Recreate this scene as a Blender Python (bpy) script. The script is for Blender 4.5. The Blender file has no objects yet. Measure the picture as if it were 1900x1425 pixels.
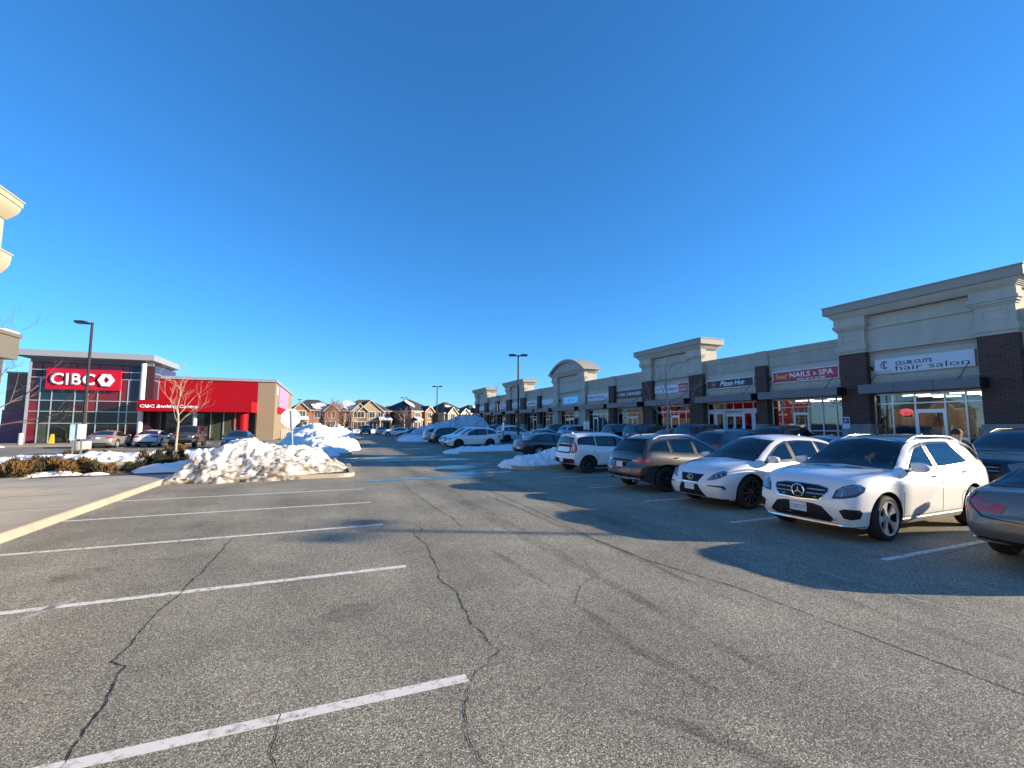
import bpy, bmesh, math, random
from mathutils import Vector, Matrix, noise
from mathutils.bvhtree import BVHTree
R = math.radians
sc = bpy.context.scene
COL = sc.collection
# ------------------------------------------------------------ camera
cam_d = bpy.data.cameras.new("camera"); cam = bpy.data.objects.new("camera", cam_d); COL.objects.link(cam)
cam_d.sensor_fit = 'HORIZONTAL'; cam_d.sensor_width = 36.0; cam_d.lens = 829.7/1900*36
cam_d.clip_start = 0.05; cam_d.clip_end = 3000
_y, _p, _r = R(22.269), R(5.1465), R(0.064)
F = Vector((math.sin(_y)*math.cos(_p), math.cos(_y)*math.cos(_p), math.sin(_p)))
RX = Vector((math.cos(_y), -math.sin(_y), 0)); UP = RX.cross(F)
R2 = RX*math.cos(_r)+UP*math.sin(_r); U2 = UP*math.cos(_r)-RX*math.sin(_r)
M = Matrix((R2, U2, -F)).transposed().to_4x4(); M.translation = Vector((0, 0, 1.95))
cam.matrix_world = M
sc.camera = cam
# ------------------------------------------------------------ sky, sun, exposure
SUN_EL = 15.2; SUN_AZ = math.degrees(math.atan2(0.898, -0.44))
w = bpy.data.worlds.new("World"); sc.world = w; w.use_nodes = True
nt = w.node_tree; nt.nodes.clear()
sky = nt.nodes.new('ShaderNodeTexSky'); sky.sky_type = 'NISHITA'; sky.sun_disc = False
sky.sun_elevation = R(SUN_EL); sky.sun_rotation = R(SUN_AZ); sky.altitude = 100
sky.air_density = 1.0; sky.dust_density = 0.0; sky.ozone_density = 9.5
bg = nt.nodes.new('ShaderNodeBackground'); bg.inputs[1].default_value = 0.15
wo = nt.nodes.new('ShaderNodeOutputWorld')
gm = nt.nodes.new('ShaderNodeGamma'); gm.inputs[1].default_value = 0.88
hs = nt.nodes.new('ShaderNodeHueSaturation'); hs.inputs['Saturation'].default_value = 1.04; hs.inputs['Hue'].default_value = 0.497
nt.links.new(sky.outputs[0], gm.inputs[0]); nt.links.new(gm.outputs[0], hs.inputs['Color']); nt.links.new(hs.outputs[0], bg.inputs[0]); nt.links.new(bg.outputs[0], wo.inputs[0])
sun_d = bpy.data.lights.new("sun", 'SUN'); sun = bpy.data.objects.new("sun", sun_d); COL.objects.link(sun)
sun_d.energy = 5.0; sun_d.angle = R(0.5); sun_d.color = (1.0, 0.83, 0.60)
_h = math.cos(R(SUN_EL)); ldir = Vector((-0.898*_h, 0.44*_h, -math.sin(R(SUN_EL))))
sun.rotation_euler = ldir.to_track_quat('-Z', 'Y').to_euler(); sun.location = (40, -30, 40)
sc.view_settings.view_transform = 'Standard'; sc.view_settings.look = 'None'
sc.view_settings.exposure = 1.08; sc.view_settings.gamma = 1.0; sc.view_settings.use_curve_mapping = False

# ------------------------------------------------------------ materials
MATS = {}
def mat(name, col, rough=0.7, metal=0.0, spec=0.5, coat=0.0, emit=None, es=1.0, var=0.0, vs=3.0, bump=0.0, bs=20.0, col2=None):
    if name in MATS: return MATS[name]
    m = bpy.data.materials.new(name); m.use_nodes = True
    nt = m.node_tree; b = nt.nodes['Principled BSDF']
    b.inputs['Base Color'].default_value = (*col, 1); b.inputs['Roughness'].default_value = rough
    b.inputs['Metallic'].default_value = metal; b.inputs['Specular IOR Level'].default_value = spec
    b.inputs['Coat Weight'].default_value = coat; b.inputs['Coat Roughness'].default_value = 0.03
    if emit: b.inputs['Emission Color'].default_value = (*emit, 1); b.inputs['Emission Strength'].default_value = es
    if var > 0 or bump > 0:
        tc = nt.nodes.new('ShaderNodeTexCoord')
    if var > 0:
        n = nt.nodes.new('ShaderNodeTexNoise'); n.inputs['Scale'].default_value = vs; n.inputs['Detail'].default_value = 6
        nt.links.new(tc.outputs['Object'], n.inputs['Vector'])
        r = nt.nodes.new('ShaderNodeValToRGB'); r.color_ramp.elements[0].position = 0.3; r.color_ramp.elements[1].position = 0.7
        c2 = col2 if col2 else tuple(max(0, c*(1+var)) for c in col); c1 = col if col2 else tuple(c*(1-var) for c in col)
        r.color_ramp.elements[0].color = (*c1, 1); r.color_ramp.elements[1].color = (*c2, 1)
        nt.links.new(n.outputs['Fac'], r.inputs[0]); nt.links.new(r.outputs[0], b.inputs['Base Color'])
    if bump > 0:
        n2 = nt.nodes.new('ShaderNodeTexNoise'); n2.inputs['Scale'].default_value = bs; n2.inputs['Detail'].default_value = 5
        nt.links.new(tc.outputs['Object'], n2.inputs['Vector'])
        bp = nt.nodes.new('ShaderNodeBump'); bp.inputs['Strength'].default_value = bump; bp.inputs['Distance'].default_value = 0.02
        nt.links.new(n2.outputs['Fac'], bp.inputs['Height']); nt.links.new(bp.outputs[0], b.inputs['Normal'])
    MATS[name] = m; return m

def N(nt, t, **k):
    n = nt.nodes.new(t)
    for a, v in k.items():
        if a.startswith('i_'): n.inputs[a[2:].replace('_', ' ')].default_value = v
        else: setattr(n, a, v)
    return n

def brick_mat(name, c1, c2, mortar, scale=1.0, axis='yz', rough=0.85):
    if name in MATS: return MATS[name]
    m = bpy.data.materials.new(name); m.use_nodes = True; nt = m.node_tree; b = nt.nodes['Principled BSDF']
    g = N(nt, 'ShaderNodeNewGeometry'); sp = N(nt, 'ShaderNodeSeparateXYZ'); nt.links.new(g.outputs['Position'], sp.inputs[0])
    ad = N(nt, 'ShaderNodeMath', operation='ADD'); nt.links.new(sp.outputs[0], ad.inputs[0]); nt.links.new(sp.outputs[1], ad.inputs[1])
    cb = N(nt, 'ShaderNodeCombineXYZ'); nt.links.new(ad.outputs[0], cb.inputs[0]); nt.links.new(sp.outputs[2], cb.inputs[1])
    br = N(nt, 'ShaderNodeTexBrick'); br.inputs['Scale'].default_value = scale
    br.inputs['Brick Width'].default_value = 0.24; br.inputs['Row Height'].default_value = 0.085; br.inputs['Mortar Size'].default_value = 0.008
    br.inputs['Color1'].default_value = (*c1, 1); br.inputs['Color2'].default_value = (*c2, 1); br.inputs['Mortar'].default_value = (*mortar, 1)
    nt.links.new(cb.outputs[0], br.inputs['Vector'])
    n = N(nt, 'ShaderNodeTexNoise'); n.inputs['Scale'].default_value = 1.7; nt.links.new(g.outputs['Position'], n.inputs['Vector'])
    mx = N(nt, 'ShaderNodeMixRGB', blend_type='MULTIPLY'); mx.inputs[0].default_value = 0.4
    nt.links.new(br.outputs['Color'], mx.inputs[1]); nt.links.new(n.outputs['Fac'], mx.inputs[2])
    nt.links.new(mx.outputs[0], b.inputs['Base Color']); b.inputs['Roughness'].default_value = rough
    bp = N(nt, 'ShaderNodeBump'); bp.inputs['Strength'].default_value = 0.5; bp.inputs['Distance'].default_value = 0.01; bp.invert = True
    nt.links.new(br.outputs['Fac'], bp.inputs['Height']); nt.links.new(bp.outputs[0], b.inputs['Normal'])
    MATS[name] = m; return m

def asphalt_mat():
    m = bpy.data.materials.new('asphalt'); m.use_nodes = True; nt = m.node_tree; b = nt.nodes['Principled BSDF']
    tc = N(nt, 'ShaderNodeNewGeometry'); P = tc.outputs['Position']
    vo = N(nt, 'ShaderNodeTexVoronoi'); vo.inputs['Scale'].default_value = 150; nt.links.new(P, vo.inputs['Vector'])
    sepc = N(nt, 'ShaderNodeSeparateColor'); nt.links.new(vo.outputs['Color'], sepc.inputs[0])
    agg = N(nt, 'ShaderNodeValToRGB'); e = agg.color_ramp.elements
    e[0].position = 0.0; e[0].color = (0.065, 0.061, 0.047, 1); e[1].position = 1.0; e[1].color = (0.870, 0.817, 0.631, 1)
    for p, c in ((0.35, (0.182, 0.171, 0.133, 1)), (0.7, (0.314, 0.294, 0.226, 1)), (0.9, (0.504, 0.469, 0.365, 1))):
        x = e.new(p); x.color = c
    nt.links.new(sepc.outputs[0], agg.inputs[0])
    # broad variation
    n1 = N(nt, 'ShaderNodeTexNoise'); n1.inputs['Scale'].default_value = 0.45; n1.inputs['Detail'].default_value = 7; n1.inputs['Roughness'].default_value = 0.6
    nt.links.new(P, n1.inputs['Vector'])
    r1 = N(nt, 'ShaderNodeValToRGB'); r1.color_ramp.elements[0].position = 0.32; r1.color_ramp.elements[0].color = (0.72, 0.72, 0.73, 1)
    r1.color_ramp.elements[1].position = 0.68; r1.color_ramp.elements[1].color = (1.20, 1.18, 1.14, 1)
    nt.links.new(n1.outputs['Fac'], r1.inputs[0])
    mx = N(nt, 'ShaderNodeMixRGB', blend_type='MULTIPLY'); mx.inputs[0].default_value = 1; nt.links.new(agg.outputs[0], mx.inputs[1]); nt.links.new(r1.outputs[0], mx.inputs[2])
    # streaky along the lane
    mp = N(nt, 'ShaderNodeMapping'); mp.inputs['Scale'].default_value = (1.3, 0.12, 1); nt.links.new(P, mp.inputs[0])
    n2 = N(nt, 'ShaderNodeTexNoise'); n2.inputs['Scale'].default_value = 1.0; n2.inputs['Detail'].default_value = 5; nt.links.new(mp.outputs[0], n2.inputs['Vector'])
    r2 = N(nt, 'ShaderNodeValToRGB'); r2.color_ramp.elements[0].position = 0.35; r2.color_ramp.elements[0].color = (0.9, 0.9, 0.9, 1)
    r2.color_ramp.elements[1].position = 0.7; r2.color_ramp.elements[1].color = (1.1, 1.1, 1.1, 1); nt.links.new(n2.outputs['Fac'], r2.inputs[0])
    mx2 = N(nt, 'ShaderNodeMixRGB', blend_type='MULTIPLY'); mx2.inputs[0].default_value = 1; nt.links.new(mx.outputs[0], mx2.inputs[1]); nt.links.new(r2.outputs[0], mx2.inputs[2])
    # salt dust
    n3 = N(nt, 'ShaderNodeTexNoise'); n3.inputs['Scale'].default_value = 1.6; n3.inputs['Detail'].default_value = 9; n3.inputs['Roughness'].default_value = 0.7; nt.links.new(P, n3.inputs['Vector'])
    r3 = N(nt, 'ShaderNodeValToRGB'); r3.color_ramp.elements[0].position = 0.55; r3.color_ramp.elements[0].color = (0, 0, 0, 1); r3.color_ramp.elements[1].position = 0.8; r3.color_ramp.elements[1].color = (0.45, 0.45, 0.45, 1)
    nt.links.new(n3.outputs['Fac'], r3.inputs[0])
    mx3 = N(nt, 'ShaderNodeMixRGB'); nt.links.new(r3.outputs[0], mx3.inputs[0]); nt.links.new(mx2.outputs[0], mx3.inputs[1]); mx3.inputs[2].default_value = (0.429, 0.403, 0.308, 1)
    nt.links.new(mx3.outputs[0], b.inputs['Base Color'])
    b.inputs['Roughness'].default_value = 0.82; b.inputs['Specular IOR Level'].default_value = 0.25
    bp = N(nt, 'ShaderNodeBump'); bp.inputs['Strength'].default_value = 0.35; bp.inputs['Distance'].default_value = 0.005
    nt.links.new(vo.outputs['Distance'], bp.inputs['Height']); bp.invert = True; nt.links.new(bp.outputs[0], b.inputs['Normal'])
    return m

def conc_mat(name, c, joint=0.0):
    m = mat(name, c, 0.85, var=0.14, vs=0.9, bump=0.25, bs=45); return m

def glass_mat(name, tint, mixf=0.35, rough=0.015):
    """store glass: partly see-through, partly mirror"""
    if name in MATS: return MATS[name]
    m = bpy.data.materials.new(name); m.use_nodes = True; nt = m.node_tree; nt.nodes.clear()
    o = N(nt, 'ShaderNodeOutputMaterial'); t = N(nt, 'ShaderNodeBsdfTransparent'); t.inputs[0].default_value = (*tint, 1)
    g = N(nt, 'ShaderNodeBsdfGlossy'); g.inputs['Roughness'].default_value = rough; g.inputs[0].default_value = (0.48, 0.53, 0.56, 1)
    lw = N(nt, 'ShaderNodeFresnel'); lw.inputs[0].default_value = 1.6
    ma = N(nt, 'ShaderNodeMath', operation='ADD'); ma.inputs[1].default_value = mixf; ma.use_clamp = True; nt.links.new(lw.outputs[0], ma.inputs[0])
    mx = N(nt, 'ShaderNodeMixShader'); nt.links.new(ma.outputs[0], mx.inputs[0]); nt.links.new(t.outputs[0], mx.inputs[1]); nt.links.new(g.outputs[0], mx.inputs[2])
    nt.links.new(mx.outputs[0], o.inputs[0]); MATS[name] = m; return m

def alpha_mat(name, col, thr=(0.4, 0.65), scale=(6, 6, 6), amax=0.7, rough=0.9, det=8):
    """worn paint or tyre rubber: patchy coverage of the ground"""
    if name in MATS: return MATS[name]
    m = bpy.data.materials.new(name); m.use_nodes = True; nt = m.node_tree; b = nt.nodes['Principled BSDF']
    b.inputs['Base Color'].default_value = (*col, 1); b.inputs['Roughness'].default_value = rough
    g = N(nt, 'ShaderNodeNewGeometry'); mp = N(nt, 'ShaderNodeMapping'); mp.inputs['Scale'].default_value = scale; nt.links.new(g.outputs['Position'], mp.inputs[0])
    n = N(nt, 'ShaderNodeTexNoise'); n.inputs['Scale'].default_value = 1; n.inputs['Detail'].default_value = det; n.inputs['Roughness'].default_value = 0.7; nt.links.new(mp.outputs[0], n.inputs['Vector'])
    r = N(nt, 'ShaderNodeMapRange'); r.inputs[1].default_value = thr[0]; r.inputs[2].default_value = thr[1]; r.inputs[3].default_value = 0; r.inputs[4].default_value = amax
    nt.links.new(n.outputs['Fac'], r.inputs[0]); nt.links.new(r.outputs[0], b.inputs['Alpha'])
    MATS[name] = m; return m

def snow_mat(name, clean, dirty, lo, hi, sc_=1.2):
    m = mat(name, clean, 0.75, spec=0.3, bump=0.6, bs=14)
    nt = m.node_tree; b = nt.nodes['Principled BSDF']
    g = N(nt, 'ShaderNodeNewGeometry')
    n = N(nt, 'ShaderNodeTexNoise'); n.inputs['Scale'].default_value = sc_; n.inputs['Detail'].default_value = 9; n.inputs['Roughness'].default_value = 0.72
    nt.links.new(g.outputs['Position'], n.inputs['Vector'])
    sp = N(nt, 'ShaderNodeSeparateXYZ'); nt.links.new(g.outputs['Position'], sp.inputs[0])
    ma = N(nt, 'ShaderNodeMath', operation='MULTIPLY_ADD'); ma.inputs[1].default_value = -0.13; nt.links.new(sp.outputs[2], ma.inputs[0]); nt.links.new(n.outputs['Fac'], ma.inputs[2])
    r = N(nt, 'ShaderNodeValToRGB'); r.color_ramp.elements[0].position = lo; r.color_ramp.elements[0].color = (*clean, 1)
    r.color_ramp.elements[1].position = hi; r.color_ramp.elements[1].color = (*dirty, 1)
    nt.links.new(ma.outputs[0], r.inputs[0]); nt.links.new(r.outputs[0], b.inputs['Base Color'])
    return m

# ------------------------------------------------------------ mesh helpers
class MB:
    def __init__(s): s.bm = bmesh.new(); s.mi = 0
    def _f(s, vs):
        try:
            f = s.bm.faces.new(vs); f.material_index = s.mi; return f
        except ValueError: return None
    def box(s, x0, x1, y0, y1, z0, z1, M=None):
        v = [Vector((x, y, z)) for z in (z0, z1) for y in (y0, y1) for x in (x0, x1)]
        if M: v = [M @ p for p in v]
        v = [s.bm.verts.new(p) for p in v]
        for q in ((0, 2, 3, 1), (4, 5, 7, 6), (0, 1, 5, 4), (2, 6, 7, 3), (0, 4, 6, 2), (1, 3, 7, 5)): s._f([v[i] for i in q])
        return s
    def poly(s, pts):
        s._f([s.bm.verts.new(p) for p in pts]); return s
    def prism(s, pts, d):
        """extrude a flat loop of 3D points by vector d"""
        d = Vector(d); a = [s.bm.verts.new(p) for p in pts]; b = [s.bm.verts.new(Vector(p)+d) for p in pts]
        n = len(pts); s._f(a[::-1]); s._f(b)
        for i in range(n): s._f([a[i], a[(i+1) % n], b[(i+1) % n], b[i]])
        return s
    def tube(s, pts, rad, seg=6, cap=True):
        pts = [Vector(p) for p in pts]; n = len(pts)
        if not hasattr(rad, '__len__'): rad = [rad]*n
        t0 = (pts[1]-pts[0]).normalized(); up = Vector((0, 0, 1)) if abs(t0.z) < 0.9 else Vector((1, 0, 0))
        u = t0.cross(up).normalized(); rings = []
        for i, p in enumerate(pts):
            t = (pts[min(i+1, n-1)]-pts[max(i-1, 0)]).normalized()
            u = (u-t*u.dot(t)).normalized(); v = t.cross(u)
            rings.append([s.bm.verts.new(p+(u*math.cos(2*math.pi*k/seg)+v*math.sin(2*math.pi*k/seg))*rad[i]) for k in range(seg)])
        for i in range(n-1):
            for k in range(seg): s._f([rings[i][k], rings[i][(k+1) % seg], rings[i+1][(k+1) % seg], rings[i+1][k]])
        if cap: s._f(rings[0][::-1]); s._f(rings[-1])
        return s
    def lathe(s, prof, seg=24, M=None, closed=False):
        """prof: (r, h) about local z"""
        rings = []
        for r, h in prof:
            ring = []
            for k in range(seg):
                a = 2*math.pi*k/seg; p = Vector((r*math.cos(a), r*math.sin(a), h))
                ring.append(s.bm.verts.new(M @ p if M else p))
            rings.append(ring)
        m = len(rings)
        for i in range(m if closed else m-1):
            a, b = rings[i], rings[(i+1) % m]
            for k in range(seg): s._f([a[k], a[(k+1) % seg], b[(k+1) % seg], b[k]])
        return s
    def sphere(s, c, r, sx=1, sy=1, sz=1, seg=12, M=None):
        c = Vector(c); n = seg//2; rows = []
        for i in range(n+1):
            th = math.pi*i/n
            if i in (0, n):
                p = Vector((0, 0, r*sz*math.cos(th))); p = (M @ p if M else p)+c; rows.append([s.bm.verts.new(p)])
            else:
                row = []
                for k in range(seg):
                    a = 2*math.pi*k/seg; p = Vector((r*sx*math.sin(th)*math.cos(a), r*sy*math.sin(th)*math.sin(a), r*sz*math.cos(th)))
                    row.append(s.bm.verts.new((M @ p if M else p)+c))
                rows.append(row)
        for i in range(n):
            a, b = rows[i], rows[i+1]
            for k in range(seg):
                k2 = (k+1) % seg
                if len(a) == 1: s._f([a[0], b[k], b[k2]])
                elif len(b) == 1: s._f([a[k], b[0], a[k2]])
                else: s._f([a[k], b[k], b[k2], a[k2]])
        return s
    def build(s, name, mats, parent=None, smooth=False, off=None, recalc=True, ang=35):
        if recalc: bmesh.ops.recalc_face_normals(s.bm, faces=s.bm.faces)
        if off is not None: bmesh.ops.translate(s.bm, verts=s.bm.verts, vec=-Vector(off))
        me = bpy.data.meshes.new(name); s.bm.to_mesh(me); s.bm.free()
        if not isinstance(mats, (list, tuple)): mats = [mats]
        for m in mats: me.materials.append(m)
        if smooth:
            for p in me.polygons: p.use_smooth = True
            me.set_sharp_from_angle(angle=R(ang))
        o = bpy.data.objects.new(name, me); COL.objects.link(o)
        if parent: o.parent = parent
        return o
def tag(o, label=None, cat=None, group=None, kind=None):
    if label: o['label'] = label
    if cat: o['category'] = cat
    if group: o['group'] = group
    if kind: o['kind'] = kind
    return o
def thing(name, label, cat, loc=(0, 0, 0), rz=0, group=None):
    o = bpy.data.objects.new(name, None); COL.objects.link(o); o.location = loc; o.rotation_euler = (0, 0, rz)
    o.empty_display_size = 0.3
    return tag(o, label, cat, group)
def dup(root, loc, rz, label, group=None, recolor=None, cat=None):
    r = root.copy(); COL.objects.link(r); r.location = loc; r.rotation_euler = (0, 0, rz); r['label'] = label
    if group: r['group'] = group
    if cat: r['category'] = cat
    for ch in list(root.children):
        c = ch.copy(); COL.objects.link(c); c.parent = r
        if recolor:
            for i, sl in enumerate(c.material_slots):
                if sl.material and sl.material.name in recolor:
                    sl.link = 'OBJECT'; sl.material = recolor[ch.material_slots[i].material.name]
        for g in ch.children:
            d = g.copy(); COL.objects.link(d); d.parent = c
            for k in g.children:
                e = k.copy(); COL.objects.link(e); e.parent = d
    return r
def gz(x):
    """the lot rises gently toward the shops"""
    return 0.35*max(0.0, min(1.0, (x-13.0)/13.0))
def interp(pts):
    """monotone cubic through (x, y) pairs"""
    xs = [p[0] for p in pts]; ys = [p[1] for p in pts]; n = len(xs)
    d = [(ys[i+1]-ys[i])/(xs[i+1]-xs[i]) for i in range(n-1)]
    m = [d[0]]+[0 if d[i-1]*d[i] <= 0 else 2*d[i-1]*d[i]/(d[i-1]+d[i]) for i in range(1, n-1)]+[d[-1]]
    def f(x):
        if x <= xs[0]: return ys[0]
        if x >= xs[-1]: return ys[-1]
        i = 0
        while x > xs[i+1]: i += 1
        h = xs[i+1]-xs[i]; t = (x-xs[i])/h
        return ((1+2*t)*(1-t)**2)*ys[i]+t*(1-t)**2*h*m[i]+t*t*(3-2*t)*ys[i+1]+t*t*(t-1)*h*m[i+1]
    return f
def text_obj(name, s, mt, parent, origin, ux, uz, width, height, depth=0.02, shear=0.0, bold=0.0, off=None, space=1.0, arc=0.0):
    """raised lettering fitted in a width x height box whose lower left corner is origin; ux right, uz up"""
    cu = bpy.data.curves.new('t', 'FONT'); cu.body = s; cu.shear = shear; cu.offset = bold; cu.space_character = space; cu.extrude = 0.0; cu.resolution_u = 3
    to = bpy.data.objects.new('t', cu); COL.objects.link(to)
    dg = bpy.context.evaluated_depsgraph_get(); me = bpy.data.meshes.new_from_object(to.evaluated_get(dg))
    bpy.data.objects.remove(to)
    xs = [v.co.x for v in me.vertices]; ys = [v.co.y for v in me.vertices]
    x0, x1, y0, y1 = min(xs), max(xs), min(ys), max(ys)
    ux = Vector(ux); uz = Vector(uz); nn = ux.cross(uz); o = Vector(origin)-(Vector(off) if off is not None else Vector((0, 0, 0)))
    bm = bmesh.new(); bm.from_mesh(me); bpy.data.meshes.remove(me)
    for v in bm.verts:
        a = (v.co.x-x0)/(x1-x0)*width; b = (v.co.y-y0)/(y1-y0)*height
        v.co = o+ux*a+uz*b+nn*depth
    fs = list(bm.faces)
    r = bmesh.ops.extrude_face_region(bm, geom=fs)
    bmesh.ops.translate(bm, verts=[g for g in r['geom'] if isinstance(g, bmesh.types.BMVert)], vec=-nn*depth)
    bmesh.ops.recalc_face_normals(bm, faces=bm.faces)
    m2 = bpy.data.meshes.new(name); bm.to_mesh(m2); bm.free(); m2.materials.append(mt)
    ob = bpy.data.objects.new(name, m2); COL.objects.link(ob)
    if parent: ob.parent = parent
    return ob

# ------------------------------------------------------------ palette
ASPH = asphalt_mat()
EIFS = mat('stucco_beige', (0.415, 0.395, 0.335), 0.9, var=0.10, vs=.6, bump=0.25, bs=120)
EIFS_L = mat('stucco_pale', (0.48, 0.455, 0.385), 0.9, var=0.09, vs=.7, bump=0.25, bs=120)
CAP = mat('cornice_cap', (0.33, 0.30, 0.26), 0.7)
BRICKD = brick_mat('dark_brick', (0.13, 0.05, 0.036), (0.07, 0.031, 0.026), (0.20, 0.165, 0.14))
STONE = mat('grey_stone', (0.27, 0.26, 0.24), 0.85, var=0.12, vs=4)
CANOPY = mat('canopy_panel', (0.15, 0.148, 0.155), 0.45, metal=0.3)
BLACKM = mat('black_metal', (0.012, 0.012, 0.013), 0.45)
ALU = mat('aluminium', (0.62, 0.63, 0.65), 0.32, metal=0.6)
WHITEF = mat('white_frame', (0.72, 0.73, 0.75), 0.4)
SGLASS = glass_mat('store_glass', (0.62, 0.68, 0.68), 0.10)
INT_D = mat('shop_dark', (0.10, 0.095, 0.09), 0.8, var=0.5, vs=0.9)
INT_L = mat('shop_wall', (0.30, 0.27, 0.23), 0.8, var=0.4, vs=0.8)
TUBE_E = mat('tube_light', (1, 1, 1), emit=(1, 0.97, 0.9), es=5)
RUBBER = mat('tyre_rubber', (0.016, 0.016, 0.017), 0.75)
CGLASS = mat('car_glass', (0.012, 0.015, 0.017), 0.03, spec=0.9, coat=0.6)
CGLASS_T = glass_mat('car_glass_clear', (0.80, 0.86, 0.84), 0.015)
CGLASS_P = glass_mat('car_glass_tinted', (0.28, 0.31, 0.31), 0.015)
for _m in (CGLASS_T, CGLASS_P):
    for _n in _m.node_tree.nodes:
        if _n.type == 'BSDF_GLOSSY': _n.inputs[0].default_value = (0.95, 0.97, 1, 1)
CABIN = mat('cabin_lining', (0.10, 0.097, 0.092), 0.9); SEAT = mat('seat_fabric', (0.20, 0.185, 0.165), 0.85); FRIT = mat('window_border', (0.010, 0.011, 0.012), 0.25, spec=.5)
TRIM = mat('black_trim', (0.014, 0.014, 0.015), 0.6, spec=.25)
CHROME = mat('chrome', (0.78, 0.78, 0.8), 0.12, metal=1)
LAMPC = mat('lamp_lens', (0.20, 0.215, 0.24), 0.1, metal=0.35, coat=1.0)
LAMPK = mat('lamp_dark', (0.03, 0.032, 0.036), 0.15, coat=1.0)
REDL = mat('tail_lens', (0.42, 0.015, 0.02), 0.12, coat=1.0)
AMBER = mat('amber_lens', (0.75, 0.20, 0.02), 0.15, coat=1.0)
WHITEL = mat('white_lens', (0.55, 0.5, 0.5), 0.12, coat=1.0)
PLATE = mat('plate_white', (0.62, 0.64, 0.66), 0.5)
PLATEB = mat('plate_blue', (0.03, 0.06, 0.25), 0.5)
RIM_S = mat('rim_silver', (0.72, 0.73, 0.75), 0.28, metal=0.6)
SATIN = mat('satin_silver', (0.36, 0.36, 0.37), 0.35, metal=0.7)
RIM_D = mat('rim_dark', (0.05, 0.05, 0.053), 0.35, metal=0.5)
WELL = mat('wheel_well', (0.01, 0.01, 0.01), 0.95)
SEAMM = mat('panel_gap', (0.02, 0.02, 0.02), 0.8)
def paint(name, c, metal=0.0): return mat(name, c, 0.32, metal=metal, coat=1.0, var=0.03, vs=1.2)
P_WHITE = paint('paint_white', (0.74, 0.74, 0.73))
P_GREY = paint('paint_grey', (0.046, 0.048, 0.048), 0.15)
P_DGREY = paint('paint_dark_grey', (0.11, 0.105, 0.1), 0.5)
P_BLACK = paint('paint_black', (0.012, 0.013, 0.016))
P_SILVER = paint('paint_silver', (0.40, 0.385, 0.35), 0.5)
P_BLUE = paint('paint_navy', (0.02, 0.035, 0.10), 0.3)
P_RED = paint('paint_maroon', (0.10, 0.012, 0.01), 0.2)
P_LSILV = paint('paint_light_silver', (0.50, 0.51, 0.53), 0.3)
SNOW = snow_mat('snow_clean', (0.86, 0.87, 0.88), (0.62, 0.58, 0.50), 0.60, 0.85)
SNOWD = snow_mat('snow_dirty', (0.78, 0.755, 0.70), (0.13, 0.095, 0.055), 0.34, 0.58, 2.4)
SNOW_SHADE = snow_mat('snow_grey_shade', (0.60, 0.62, 0.65), (0.30, 0.30, 0.31), 0.35, 0.6, 1.0)  # shade of the far heap painted into its grey, along with dirt

for _m in (EIFS, EIFS_L):                               # faint vertical rain streaks
    _nt = _m.node_tree; _n = [q for q in _nt.nodes if q.type == 'TEX_NOISE'][0]; _tc = [q for q in _nt.nodes if q.type == 'TEX_COORD'][0]
    _mp = _nt.nodes.new('ShaderNodeMapping'); _mp.inputs['Scale'].default_value = (2.2, 2.2, .25); _nt.links.new(_tc.outputs['Object'], _mp.inputs[0]); _nt.links.new(_mp.outputs[0], _n.inputs['Vector'])
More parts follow.
